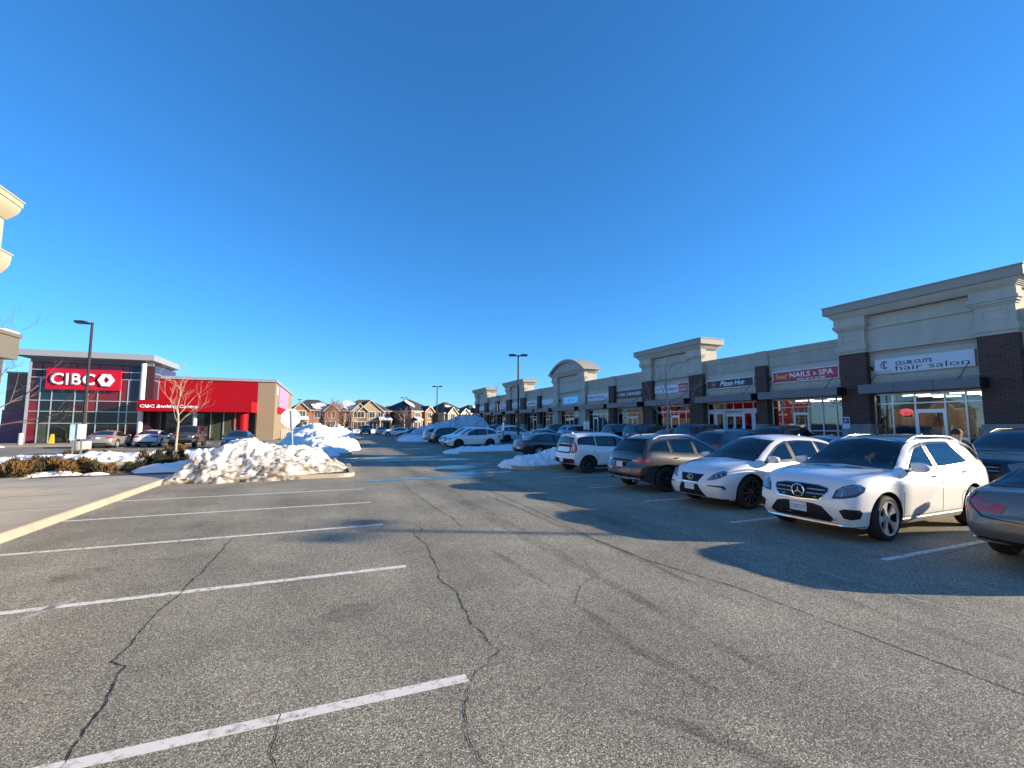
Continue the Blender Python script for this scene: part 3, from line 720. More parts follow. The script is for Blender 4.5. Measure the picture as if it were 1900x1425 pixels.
        gl = MB(); gl.box(X(Dm)-.082, X(Dm)-.074, min(s*(wv+.0), s*(wv+.18)), max(s*(wv+.0), s*(wv+.18)), zm-.055, zm+.055); gl.build('mirror_glass', CGLASS, mo, smooth=True)
    # --- roof rails
    if cfg.get('rails'):
        for s in (1, -1):
            pts = []
            d0, d1 = (T['wtop']+.12)*k, (T['rtop']-.25)*k
            for i in range(13):
                t = i/12; D = d0+(d1-d0)*t; gy = B.geo(D); lift = .055*min(1, 6*t, 6*(1-t))-.012
                yy = s*(gy[5]-.08); pts.append((X(D), yy, gy[2]-gy[6]*.72+lift))
            mb = MB(); mb.tube(pts, .017, 8)
            mb.build('roof_rail', cfg['rails'], root, smooth=True, ang=60)
    mb = MB(); D = (T['rtop']-.30)*k; zt = B.top(D)
    mb.prism([(X(D)+.07, 0.012, zt-.01), (X(D)-.06, .012, zt-.01), (X(D)-.06, .006, zt+.055), (X(D)-.02, .008, zt+.04)], (0, -.02, 0)); mb.build('antenna', pm, root)
    # --- plates
    def plate(view, z, txt=None, t0=0.0):
        sgn = 1 if view == 'F' else -1
        o, d = wrapray(B, view, t0, z); h = B.bvh.ray_cast(o, d)[0]; x = h.x+sgn*.022
        # proud of the bumper along its whole width
        xs = [B.bvh.ray_cast(*wrapray(B, view, t0+q, z+p))[0] for q in (-.15, 0, .15) for p in (-.07, .07)]
        x = max((sgn*v.x for v in xs if v), default=sgn*h.x)*sgn+sgn*.006
        mb = MB(); mb.box(min(x, x+sgn*.008), max(x, x+sgn*.008), t0-.15, t0+.15, z-.076, z+.076)
        po = mb.build('licence_plate', PLATE, root)
        if txt:
            ux = (0, 1, 0) if sgn > 0 else (0, -1, 0)
            text_obj('plate_text', txt, PLATEB, po, (x+sgn*.009, t0-sgn*.135, z-.045), ux, (0, 0, 1), .27, .075, .001)
    if fin: open_cabin(B, root, cfg, wins)
    cfg.get('front', front_generic)(B, root, cfg, plate, g)
    cfg.get('rear', rear_generic)(B, root, cfg, plate, g)
    return root
def front_generic(B, root, cfg, plate, g):
    h = B.hn; W = B.W/2
    panel(B, [(-.42, h*.86), (.42, h*.86), (.36, h*.62), (-.36, h*.62)], 'WF', TRIM, 'grille', root, .006, g)
    for q in (.70, .78): panel(B, strip([(-.38, h*q), (.38, h*q)], .014), 'WF', CHROME, 'grille_bar', root, .012, .2)
    panel(B, [(.50, h*.86), (.78, h*.90), (1.12, h*.90), (1.0, h*.77), (.56, h*.73)], 'WF', LAMPC, 'headlight', root, .008, g, mirror=True)
    panel(B, [(-.45, h*.48), (.45, h*.48), (.38, h*.32), (-.38, h*.32)], 'WF', TRIM, 'air_intake', root, .006, g)
    panel(B, rrect(.62, .86, h*.38, h*.48, .03), 'WF', TRIM, 'fog_light', root, .006, g, mirror=True)
    plate('F', h*.52)
def rear_generic(B, root, cfg, plate, g):
    W = B.W/2; z = B.top(B.L-.12)*.90; sed = cfg['type'] == 'sedan'
    panel(B, [(.42, z+.0), (1.06, z+.02), (1.10, z-.10), (.95, z-.16), (.45, z-.12)], 'WB', REDL, 'taillight', root, .008, g, mirror=True)
    panel(B, [(-.66, .44), (.66, .44), (.60, .34), (-.60, .34)], 'WB', TRIM, 'bumper_trim', root, .006, g)
    plate('B', (z-.10) if sed else z-.16)
    panel(B, strip([(-.42, z+.03), (.42, z+.03)], .02), 'WB', CHROME if cfg.get('brightbar') else SEAMM, 'trunk_bar', root, .006, .2)
def front_star(B, root, cfg, plate, g):
    """wide two bar grille with a three pointed star"""
    gr = [(-.47, .86), (-.30, .895), (0, .905), (.30, .895), (.47, .86), (.475, .80), (.37, .655), (0, .635), (-.37, .655), (-.475, .80)]
    panel(B, gr, 'WF', TRIM, 'grille', root, .005, g)
    panel(B, gr+[gr[0]] and strip(gr+[gr[0]], .016), 'WF', CHROME, 'grille_surround', root, .010, .1)
    for z0 in (.745, .815):
        for a, b in ((-.43, -.13), (.13, .43)): panel(B, strip([(a, z0), (b, z0)], .020), 'WF', SATIN, 'grille_bar', root, .016, .15)
    z0 = .775; ring = [(.108*math.cos(R(a)), z0+.108*math.sin(R(a))) for a in range(0, 361, 15)]
    x = B.bvh.ray_cast(*wrapray(B, 'F', 0, z0))[0].x+.045
    mb = MB(); mb.tube([(x, a, b) for a, b in ring], .013, 8, cap=False)
    for a in (90, 210, 330):
        c, s = math.cos(R(a)), math.sin(R(a)); mb.prism([(x, -s*.015, z0+c*.015), (x, s*.015, z0-c*.015), (x, c*.102, z0+s*.102)], (.012, 0, 0))
    e = mb.build('emblem', CHROME, root, smooth=True)
    panel(B, [(-.11, z0-.1), (.11, z0-.1), (.11, z0+.1), (-.11, z0+.1)], 'WF', TRIM, 'emblem_back', root, .02, .2)
    hl = [(.545, .70), (.60, .845), (.72, .905), (.92, .945), (1.10, .945), (1.17, .90), (1.10, .83), (.92, .755), (.72, .715)]
    for o in panel(B, hl, 'WF', LAMPK, 'headlight', root, .006, g, mirror=True):
        pass
    inner = [(.60, .74), (.645, .83), (.75, .875), (.93, .912), (1.07, .905), (1.05, .855), (.90, .79), (.74, .75)]
    panel(B, inner, 'WF', LAMPC, 'headlight_reflector', root, .010, g, mirror=True)
    panel(B, strip([(.63, .845), (.78, .895), (1.0, .925), (1.12, .915)], .016), 'WF', CHROME, 'running_light', root, .014, .12, mirror=True)
    panel(B, strip([(.70, .745), (.72, .80), (.74, .85)], .02), 'WF', CHROME, 'headlight_divider', root, .013, .12, mirror=True)
    panel(B, [(-.56, .375), (-.40, .555), (-.25, .585), (.25, .585), (.40, .555), (.56, .375), (.50, .305), (-.50, .305)], 'WF', TRIM, 'air_intake', root, .004, g)
    panel(B, strip([(-.47, .40), (.47, .40)], .012), 'WF', BLACKM, 'intake_slat', root, .010, .2); panel(B, strip([(-.43, .46), (.43, .46)], .012), 'WF', BLACKM, 'intake_slat', root, .010, .2)
    side = [(.66, .52), (.74, .555), (.98, .545), (1.03, .50), (.98, .40), (.82, .38), (.72, .40)]
    panel(B, side, 'WF', TRIM, 'side_intake', root, .005, g, mirror=True)
    panel(B, strip([(-1.12, .275), (-.9, .262), (-.5, .255), (0, .252), (.5, .255), (.9, .262), (1.12, .275)], .020), 'WF', CHROME, 'bumper_lip', root, .02, .1)
    panel(B, strip([(-.62, .36), (-.47, .33), (.0, .31), (.47, .33), (.62, .36)], .010), 'WF', SEAMM, 'bumper_gap', root, .003, .1)
    plate('F', .50, 'CCWT-717')
    X = lambda D: B.L/2-D
    for a in (.28, -.28): panel(B, [(X(1.12), a-.15), (X(1.20), a-.15), (X(1.20), a+.15), (X(1.12), a+.15)], 'T', BLACKM, 'hood_vent', root, .004, .1)
    for s in (1, -1): panel(B, strip([(X(1.25), s*.74), (X(.8), s*.70), (X(.40), s*.60)], .009), 'T', SEAMM, 'hood_gap', root, .003, .1)
    panel(B, rrect(X(4.25), X(2.20), -.60, .60, .05), 'T', CGLASS, 'sunroof', root, .005, .12)
    panel(B, strip([(X(1.3), 1.0-.02), (X(3.0), 1.015), (X(4.4), .99)], .004), 'L', SEAMM, 'character_line', root, .001, .12, mirror=True)
def front_spindle(B, root, cfg, plate, g):
    gr = [(-.36, .775), (.36, .775), (.25, .585), (-.25, .585)]
    panel(B, gr, 'WF', TRIM, 'grille', root, .005, g)
    panel(B, strip(gr+[gr[0]], .014), 'WF', CHROME, 'grille_surround', root, .010, .1)
    z0 = .69; x = B.bvh.ray_cast(*wrapray(B, 'F', 0, z0))[0].x+.03
    mb = MB(); mb.tube([(x, .088*math.cos(R(a)), z0+.062*math.sin(R(a))) for a in range(0, 361, 20)], .010, 6, cap=False)
    mb.prism([(x, -.02, z0+.05), (x, .005, z0+.05), (x, -.028, z0-.022), (x, -.05, z0-.03)], (.01, 0, 0)); mb.prism([(x, -.05, z0-.03), (x, .05, z0-.03), (x, .045, z0-.01), (x, -.03, z0-.01)], (.01, 0, 0))
    mb.build('emblem', CHROME, root, smooth=True)
    hl = [(.46, .645), (.56, .775), (.72, .835), (.98, .875), (1.10, .865), (1.04, .79), (.82, .715), (.62, .665)]
    panel(B, hl, 'WF', LAMPC, 'headlight', root, .007, g, mirror=True)
    panel(B, [(.60, .70), (.66, .755), (.98, .835), (1.0, .80), (.80, .74)], 'WF', LAMPK, 'headlight_reflector', root, .011, g, mirror=True)
    for t0 in (.72, .88):
        panel(B, [(t0+.035*math.cos(R(a)), .755+(t0-.72)*.25+.035*math.sin(R(a))) for a in range(0, 360, 40)], 'WF', CHROME, 'headlight_lens', root, .016, .1, mirror=True)
    panel(B, [(-.42, .275), (-.27, .545), (.27, .545), (.42, .275)], 'WF', TRIM, 'air_intake', root, .004, g)
    panel(B, strip([(-.25, .575), (-.30, .50), (-.46, .27)], .018), 'WF', P_WHITE, 'intake_fin', root, .014, .1); panel(B, strip([(.25, .575), (.30, .50), (.46, .27)], .018), 'WF', P_WHITE, 'intake_fin', root, .014, .1)
    panel(B, [(.50, .555), (.90, .555), (.97, .50), (.94, .46), (.86, .515), (.52, .535)], 'WF', TRIM, 'fog_recess', root, .005, g, mirror=True)
    panel(B, rrect(.87, .94, .475, .525, .02), 'WF', CHROME, 'fog_light', root, .012, g, mirror=True)
    panel(B, strip([(-1.1, .235), (-.5, .225), (.5, .225), (1.1, .235)], .03), 'WF', TRIM, 'bumper_lip', root, .01, .1)
    plate('F', .485)
    X = lambda D: B.L/2-D
    for s in (1, -1): panel(B, strip([(X(1.12), s*.72), (X(.7), s*.66), (X(.30), s*.50)], .009), 'T', SEAMM, 'hood_gap', root, .003, .1)
def rear_crossover(B, root, cfg, plate, g):
    """swept lamps joined by a dark bar"""
    panel(B, [(-.50, .925), (.50, .925), (.44, .875), (-.44, .875)], 'WB', TRIM, 'trunk_bar', root, .010, g)
    tl = [(.44, .93), (.70, .945), (1.12, .955), (1.16, .92), (1.02, .845), (.72, .83), (.50, .865)]
    panel(B, tl, 'WB', REDL, 'taillight', root, .010, g, mirror=True)
    panel(B, [(.47, .915), (.70, .925), (.70, .885), (.53, .88)], 'WB', WHITEL, 'reverse_light', root, .014, g, mirror=True)
    panel(B, strip([(-.40, .74), (-.30, .66), (.30, .66), (.40, .74)], .012), 'WB', SEAMM, 'trunk_gap', root, .003, .1)
    panel(B, [(-.30, .845), (.30, .845), (.24, .70), (-.24, .70)], 'WB', TRIM, 'plate_recess', root, .004, g)
    panel(B, [(-1.0, .50), (1.0, .50), (.96, .40), (-.96, .40)], 'WB', TRIM, 'bumper_trim', root, .005, g)
    panel(B, [(-.78, .385), (.78, .385), (.70, .315), (-.70, .315)], 'WB', RIM_S, 'skid_plate', root, .016, g)
    for s in (1, -1):
        mb = MB(); x = -B.L/2+.08; mb.tube([(x+.1, s*.56, .34), (x-.035, s*.56, .33)], .042, 12); mb.build('exhaust', CHROME, root, smooth=True)
    panel(B, [(.78, .62), (.86, .60), (.84, .53), (.77, .55)], 'WB', REDL, 'reflector', root, .010, g, mirror=True)
    plate('B', .775)
    panel(B, [(-.56, B.top(B.L-.50)-.01), (.56, B.top(B.L-.50)-.01), (.56, B.top(B.L-.47)-.05), (-.56, B.top(B.L-.47)-.05)], 'B', TRIM, 'spoiler_edge', root, .01, .1)
def rear_boxy(B, root, cfg, plate, g):
    panel(B, [(-.60, 1.14), (.60, 1.14), (.58, .83), (.50, .785), (-.50, .785), (-.58, .83)], 'WB', TRIM, 'tailgate_surround', root, .004, g)
    panel(B, rrect(-.50, .50, .835, 1.035, .05), 'WB', P_WHITE, 'tailgate_panel', root, .016, g)
    panel(B, [(.62, 1.30), (.76, 1.32), (.93, 1.12), (.95, .92), (.86, .80), (.66, .79)], 'WB', REDL, 'taillight', root, .012, g, mirror=True)
    panel(B, [(.685, 1.20), (.755, 1.20), (.845, 1.08), (.85, .95), (.79, .90), (.72, .90)], 'WB', WHITEL, 'reverse_light', root, .018, g, mirror=True)
    panel(B, rrect(-.06, .06, .955, .99, .015), 'WB', CHROME, 'emblem', root, .024, .1)
    panel(B, [(-.78, .575), (.78, .575), (.82, .50), (.80, .40), (-.80, .40), (-.82, .50)], 'WB', TRIM, 'bumper_trim', root, .010, g)
    panel(B, strip([(-.70, .375), (.70, .375)], .035), 'WB', RIM_S, 'bumper_lip', root, .02, .1)
    panel(B, rrect(.62, .76, .44, .49, .02), 'WB', REDL, 'reflector', root, .016, g, mirror=True)
    plate('B', .50)
def rear_sport(B, root, cfg, plate, g):
    """wide wrapping tail lamps of the near grey saloon"""
    tl = [(.34, .845), (.62, .895), (.90, .95), (1.20, .975), (1.26, .93), (1.16, .84), (.88, .745), (.40, .735)]
    panel(B, tl, 'WB', REDL, 'taillight', root, .010, g, mirror=True)
    panel(B, [(.46, .845), (.70, .875), (.98, .905), (1.04, .875), (.86, .835), (.50, .81)], 'WB', mat('smoked_lens', (.16, .12, .10), .15, coat=1), 'reverse_light', root, .014, g, mirror=True)
    panel(B, strip([(.80, .98), (.83, .84), (.60, .665), (.0, .64)], .012), 'WB', SEAMM, 'trunk_gap', root, .016, .1, mirror=True)
    panel(B, [(-.92, .335), (-.70, .38), (.70, .38), (.92, .335), (.80, .27), (-.80, .27)], 'WB', TRIM, 'bumper_trim', root, .006, g)
    panel(B, strip([(.95, .345), (.60, .315), (.40, .315)], .014), 'WB', CHROME, 'exhaust_trim', root, .014, .1, mirror=True)
    plate('B', .74)
def front_jeep(B, root, cfg, plate, g):
    for i in range(7):
        y = (i-3)*.105; panel(B, rrect(y-.03, y+.03, .80, 1.0, .02), 'F', TRIM, 'grille_slot', root, .006, .2)
    panel(B, [(.56+.09*math.cos(R(a)), .91+.09*math.sin(R(a))) for a in range(0, 360, 24)], 'F', LAMPC, 'headlight', root, .014, .1, mirror=True)
    mb = MB(); mb.box(B.L/2+.0, B.L/2+.16, -.75, .75, .52, .68); mb.build('bumper', TRIM, root)
    for s in (1, -1):
        for D in (B.fw, B.rw):
            mb = MB(); xx = B.L/2-D; y0, y1 = sorted((s*.72, s*.96)); pts = [(xx-.58, .62), (xx-.45, .90), (xx+.42, .93), (xx+.60, .78), (xx+.60, .74), (xx+.40, .87), (xx-.42, .85), (xx-.52, .60)]
            mb.prism([(a, y0, b) for a, b in pts], (0, y1-y0, 0)); mb.build('fender', TRIM, root)
    plate('F', .58)
    mb = MB(); mb.lathe([(0, 0), (.36, 0), (.38, .1), (.36, .2), (0, .2)], 28, Matrix.Translation((-B.L/2-.19, 0, 1.0)) @ Matrix.Rotation(R(90), 4, 'Y')); mb.build('spare_wheel', RUBBER, root, smooth=True)
# ------------------------------------------------------------ ground
def ground():
    bm = bmesh.new(); xs = [-400, -60, 0, 13, 19.5, 26, 60, 400]; ys = [-150, 0, 60, 160, 900]
    V = [[bm.verts.new((x, y, gz(x))) for x in xs] for y in ys]
    for j in range(len(ys)-1):
        for i in range(len(xs)-1): bm.faces.new([V[j][i], V[j][i+1], V[j+1][i+1], V[j+1][i]])
    me = bpy.data.meshes.new('parking_lot'); bm.to_mesh(me); bm.free(); me.materials.append(ASPH)
    o = bpy.data.objects.new('parking_lot', me); COL.objects.link(o); tag(o, kind='structure')
ground()
WLINE = mat('line_paint', (0.60, 0.59, 0.55), 0.8, var=0.12, vs=6)
WLINE_W = alpha_mat('line_paint_worn', (0.72, 0.70, 0.64), (0.27, 0.50), (11, 11, 11), 1.0)
OLD = alpha_mat('old_line', (0.50, 0.48, 0.44), (0.34, 0.58), (5, 5, 5), 0.85)
CRK = mat('crack_dark', (0.02, 0.017, 0.014), 0.95)
def sheet(mb, x0, x1, y0, y1, dz=.004):
    n = max(1, int(abs(x1-x0)/2)) if x1 > 13 else 1
    for i in range(n):
        a = x0+(x1-x0)*i/n; b = x0+(x1-x0)*(i+1)/n
        mb.poly([(a, y0, gz(a)+dz), (b, y0, gz(b)+dz), (b, y1, gz(b)+dz), (a, y1, gz(a)+dz)])
mb = MB()
for y in (3.50, 6.44, 9.22, 11.90, 14.43): sheet(mb, -4.86, 1.06, y-.055, y+.055)
tag(mb.build('parking_lines', WLINE_W), kind='structure')
mb = MB()
for y in (1.45, 4.14, 6.80, 9.44, 12.05, 14.80): sheet(mb, 7.5, 13.3, y-.05, y+.05)
for y in (23, 26, 35, 38, 41, 44, 47): sheet(mb, 8.3, 13.9, y-.05, y+.05)
for y in (1.45, 4.14, 6.80, 9.44, 12.05, 14.80, 17.5): sheet(mb, 13.5, 18.9, y-.05, y+.05)
tag(mb.build('parking_lines', WLINE_W), kind='structure')
def ground_path(mb, pts, wid, jit=0.0, step=.12, dz=.004, seed=1, taper=False):
    rnd = random.Random(seed); P = []
    for a, b in zip(pts, pts[1:]):
        a = Vector(a); b = Vector(b); n = max(1, int((b-a).length/step))
        for i in range(n): P.append(a.lerp(b, i/n))
    P.append(Vector(pts[-1])); prev = None; m = len(P)
    Q = []
    for i, p in enumerate(P):
        t = (P[min(i+1, m-1)]-P[max(i-1, 0)]).normalized(); nn = Vector((-t.y, t.x))
        o = 0
        if jit:
            o = jit*(noise.noise(Vector((p.x*3, p.y*3, seed)))*1.6+rnd.uniform(-.5, .5))
        ww = wid*(rnd.uniform(.35, 1.25) if jit else 1.0)*(min(1, 4*i/m, 4*(m-1-i)/m)+.12 if taper else 1)
        c = p+nn*o; Q.append((c+nn*ww/2, c-nn*ww/2))
    for (a, b), (c, d) in zip(Q, Q[1:]):
        mb.poly([(a.x, a.y, gz(a.x)+dz), (b.x, b.y, gz(b.x)+dz), (d.x, d.y, gz(d.x)+dz), (c.x, c.y, gz(c.x)+dz)])
mb = MB()
CR = [([(-1.45, 9.04), (-1.47, 7.48), (-1.52, 6.35), (-1.57, 5.55), (-1.56, 4.83), (-1.43, 4.70), (-1.44, 4.6), (-1.38, 4.12), (-1.36, 3.76), (-1.32, 3.3), (-1.3, 1.5)], .020),
      ([(1.48, 8.4), (1.54, 7.46), (1.47, 6.42), (1.37, 5.74), (1.43, 5.47), (1.43, 5.1), (1.40, 4.68), (1.37, 4.35), (1.42, 3.9)], .020),
      ([(1.44, 3.82), (1.21, 3.58), (1.07, 3.42), (.96, 3.2), (.88, 2.9), (.9, 1.5)], .012),
      ([(2.40, 15.8), (2.29, 13.3), (2.37, 11.5), (2.40, 10.1), (2.47, 9.5), (2.45, 8.4)], .022),
      ([(2.3, 12.7), (2.95, 12.3), (3.17, 11.4), (3.3, 10)], .015), ([(-.2, 3.55), (-.24, 3.2), (-.15, 2.9)], .012),
      ([(1.5, 7.9), (1.7, 8.6), (1.62, 9.1)], .012), ([(2.55, 4.4), (2.9, 4.9), (3.3, 5.1), (3.5, 5.8)], .012), ([(0.3, 9.2), (.5, 10.1), (.35, 11.0), (.6, 11.9)], .012),
      ([(7.43, 5.01), (7.19, 4.3), (8.09, 4.2), (8.62, 3.95), (9.88, 4.05)], .016), ([(-3.9, 8.2), (-3.0, 8.35), (-2.0, 8.0), (-1.0, 8.3)], .010), ([(-3.2, 12.4), (-2.0, 12.6), (-.6, 12.3)], .011), ([(1.0, 12.2), (2.2, 12.5)], .012), ([(3.2, 20.5), (2.6, 19.0), (2.9, 17.5)], .03)]
_r = random.Random(77)
for q in range(16):                                     # old curling cracks across the junction
    x, y = _r.uniform(-1, 6.5), _r.uniform(14.5, 50); a = _r.uniform(0, 6.28); P_ = [(x, y)]
    for j in range(_r.randint(4, 8)):
        a += _r.uniform(-.6, .6); x += math.cos(a)*.55; y += math.sin(a)*.8; P_.append((x, y))
    CR.append((P_, .035+.0012*y))
for i, (p, w_) in enumerate(CR): ground_path(mb, p, w_*.62, .02, .045, seed=i+3)
tag(mb.build('asphalt_cracks', CRK), kind='structure')
mb = MB(); ground_path(mb, [(4.42, 40), (4.45, 14), (4.5, 12), (4.4, 8.9), (4.27, 6.7), (4.33, 5.4), (4.62, 4.1), (4.66, 3.3), (4.70, 2.6), (4.75, 1.6), (4.8, -3)], .016, .006, .1, seed=40)
tag(mb.build('asphalt_seam', CRK), kind='structure')
mb = MB(); ground_path(mb, [(6.05, 9), (6.09, 4.8), (6.15, 3.4), (6.17, -2)], .035); ground_path(mb, [(6.3, 14), (7.0, 11), (7.6, 8.4)], .02); ground_path(mb, [(-4.2, 4.9), (-3.0, 5.6), (-2.55, 6.7)], .10)
tag(mb.build('old_line', OLD), kind='structure')
TRK = alpha_mat('tyre_rubber_mark', (0.028, 0.027, 0.026), (0.38, 0.74), (14, 2.0, 1), 0.42)
TRK2 = alpha_mat('tyre_rubber_faint', (0.05, 0.048, 0.045), (0.36, 0.70), (5, 1.5, 1), 0.28)
mb = MB(); ground_path(mb, [(3.93, 13.5), (4.18, 10), (4.2, 7.4), (4.29, 6.0), (4.21, 4.3), (4.26, 3.2)], .14, dz=.003, taper=True); ground_path(mb, [(2.40, 6.8), (2.49, 5.9), (2.56, 5.0)], .12, dz=.003, taper=True)
ground_path(mb, [(2.56, 4.5), (2.57, 4.0), (2.55, 3.5), (2.62, 3.1), (2.75, 2.5)], .12, dz=.003, taper=True); ground_path(mb, [(1.9, 2.75), (2.2, 2.45), (2.7, 1.6)], .11, dz=.003, taper=True)
tag(mb.build('tyre_marks', TRK), kind='structure')
mb = MB()
for s, (a, b) in enumerate([((3.2, 30), (3.3, 2)), ((5.3, 30), (5.4, 0))]): ground_path(mb, [a, b], .35, dz=.002, seed=s, step=1, taper=True)
tag(mb.build('tyre_marks', TRK2), kind='structure')
OIL = alpha_mat('oil_stain', (0.04, 0.038, 0.035), (0.40, 0.66), (3, 3, 1), .28)
def oil():
    mb = MB(); rnd = random.Random(5)
    for x, y in ((-2.6, 5.0), (-2.9, 7.7), (-2.2, 10.6), (-2.8, 13.2), (-.8, 2.4), (10.2, 13.4), (5.2, 9.0), (.3, 5.1), (3.2, 1.2), (1.8, 1.9), (-3.6, 3.9)):
        P = []; r = rnd.uniform(.18, .42)
        for i in range(24):
            a = 2*math.pi*i/24; q = r*(1+.5*noise.noise(Vector((math.cos(a)*1.5, math.sin(a)*1.5, x*3)))); P.append((x+q*math.cos(a), y+q*.8*math.sin(a), .0025+gz(x)))
        mb.poly(P)
    tag(mb.build('oil_stains', OIL), kind='structure')
oil()
# meltwater and ice across the lane
WET = alpha_mat('wet_asphalt', (0.03, 0.03, 0.03), (0.38, 0.50), (.55, 2.4, 1), 1.0, .13)
ICE = alpha_mat('thin_ice', (0.36, 0.42, 0.50), (0.40, 0.56), (.7, 3.0, 1), .85, .2)
def blob(mb, cx, cy, rx, ry, seed, dz=.004, n=42, rot=0.0):
    P = []
    for i in range(n):
        a = 2*math.pi*i/n; q = 1+.55*noise.noise(Vector((math.cos(a)*1.8, math.sin(a)*1.8, seed*3.7)))+.2*noise.noise(Vector((math.cos(a)*5, math.sin(a)*5, seed)))
        x = math.cos(a)*rx*q; y = math.sin(a)*ry*q; P.append((cx+x*math.cos(rot)-y*math.sin(rot), cy+x*math.sin(rot)+y*math.cos(rot), dz))
    mb.poly([(x, y, z+gz(x)) for x, y, z in P])
mb = MB()
for a in [(3.2, 16.3, 2.5, .36, 1), (5.9, 17.5, 1.5, .45, 3), (5.6, 20.0, 1.2, .7, 4), (3.4, 27.0, 2.8, .8, 5), (-.8, 28.6, 1.4, .8, 6), (6.6, 24.6, 1.6, .8, 7), (4.6, 36, 2.4, .6, 9)]: blob(mb, *a)
tag(mb.build('meltwater', WET), kind='structure')
mb = MB()
for a in [(2.6, 16.35, 1.5, .16, 11), (4.9, 16.9, 1.3, .22, 12), (5.9, 18.3, 1.0, .30, 13), (5.5, 20.0, .8, .6, 14), (6.4, 17.0, .7, .16, 15), (-.6, 28.4, 1.2, .7, 16), (3.9, 24.9, 1.8, .5, 17), (1.0, 25.2, 1.9, .14, 18), (6.9, 21.2, .7, .5, 19), (5.2, 26.5, 1.1, .5, 20)]: blob(mb, *a, dz=.008)
tag(mb.build('ice_patches', ICE), kind='structure')
# near sidewalk, kerb and planting bed on the left
CURB = conc_mat('kerb_concrete', (0.39, 0.34, 0.26)); WALK = conc_mat('walk_concrete', (0.40, 0.365, 0.295)); WALK2 = conc_mat('walk_concrete_pale', (0.28, 0.255, 0.21))
mb = MB(); mb.prism([(-5.21, -20, 0), (-5.21, 19.8, 0), (-9.3, 19.8, 0), (-9.3, 21.4, 0), (-30, 21.4, 0), (-30, -20, 0)], (0, 0, .15)); tag(mb.build('sidewalk', WALK), kind='structure')
mb = MB()
for y in (2.2, 4.3, 6.5, 8.6, 10.8, 12.9, 15.1, 17.2, 19.3): mb.box(-9.3, -5.23, y-.006, y+.006, .151, .153)
mb.box(-7.2, -7.188, -10, 19.7, .151, .153)
tag(mb.build('sidewalk_joints', mat('joint_dark', (0.12, .105, .085), .9)), kind='structure')
mb = MB()
segs = [-20, -1.2, 1.85, 4.9, 7.95, 11.0, 14.05, 17.1, 19.8]
for a, b in zip(segs, segs[1:]): mb.prism([(-5.20, a+.004, 0), (-4.88, a+.004, 0), (-4.90, a+.004, .13), (-4.93, a+.004, .152), (-5.20, a+.004, .152)], (0, b-a-.008, 0))
tag(mb.build('kerb', CURB), kind='structure')
def kerb_ring(name, pts, wid=.18, h=.14, inner=None):
    """closed kerb round an island, with its fill"""
    n = len(pts); P = [Vector(p) for p in pts]; I = []
    c = sum(P, Vector((0, 0)))/n
    for i in range(n):
        t = (P[(i+1) % n]-P[i-1]).normalized(); nn = Vector((-t.y, t.x)); 
        if nn.dot(c-P[i]) < 0: nn = -nn
        I.append(P[i]+nn*wid)
    mb = MB(); zz = lambda p: gz(p.x)
    for i in range(n):
        j = (i+1) % n; a, b, c_, d = P[i], P[j], I[j], I[i]
        lo = [(p.x, p.y, zz(p)-.05) for p in (a, b, c_, d)]; hi = [(p.x, p.y, zz(p)+h) for p in (a, b, c_, d)]
        mb.poly(hi); mb.poly([lo[0], lo[1], hi[1], hi[0]]); mb.poly([lo[3], lo[2], hi[2], hi[3]])
    tag(mb.build(name, CURB), kind='structure')
    if inner:
        mb = MB(); mb.poly([(p.x, p.y, zz(p)+h-.03) for p in I]); tag(mb.build('planting_bed', inner), kind='structure')
SOIL = mat('bed_soil', (0.07, 0.052, 0.037), 0.95, var=0.4, vs=4, bump=0.8, bs=12)
def rr2(x0, x1, y0, y1, r):
    return [(x, y) for x, y in rrect(x0, x1, y0, y1, r, 5)]
kerb_ring('island_kerb', rr2(-4.75, 1.0, 17.75, 22.6, .55), inner=SOIL)
kerb_ring('island_kerb', rr2(-2.9, 1.5, 30.2, 47, .6), inner=SOIL)
kerb_ring('island_kerb', [(7.55, 18.1), (8.3, 17.75), (13.0, 17.75), (13.0, 21.3), (8.2, 21.3), (7.6, 20.2)], inner=SOIL)
kerb_ring('island_kerb', rr2(8.0, 13.4, 28.5, 31.8, .7), inner=SOIL)
kerb_ring('island_kerb', rr2(-22.0, -4.9, 27.1, 30.9, .6), inner=SOIL)
mb = MB(); mb.prism([(-30, 21.42, 0), (-9.28, 21.42, 0), (-9.28, 19.82, 0), (-4.95, 19.82, 0), (-4.95, 22.9, 0), (-7.2, 23.6, 0), (-30, 23.6, 0)], (0, 0, .13)); tag(mb.build('planting_bed', SOIL), kind='structure')
# walk in front of the bank and the shops
mb = MB(); mb.box(-34, -17.6, 50.6, 56.2, -.05, .15); mb.box(-17.6, -5.0, 52.4, 58.0, -.05, .15); mb.box(-5.0, -3.6, 52.4, 86, -.05, .15); tag(mb.build('sidewalk', WALK2), kind='structure')
mb = MB(); mb.box(25.9, 28.4, 2.0, 92, .2, .50); tag(mb.build('sidewalk', WALK), kind='structure')
LAWN = mat('winter_lawn', (0.10, 0.095, 0.045), 0.95, var=0.35, vs=0.3)
mb = MB(); mb.poly([(-90, 108, .01), (70, 108, .01), (70, 114, .01), (-90, 114, .01)]); mb.poly([(-60, 23.7, .01), (-22.1, 23.7, .01), (-22.1, 33, .01), (-60, 33, .01)]); tag(mb.build('lawn', LAWN), kind='structure')

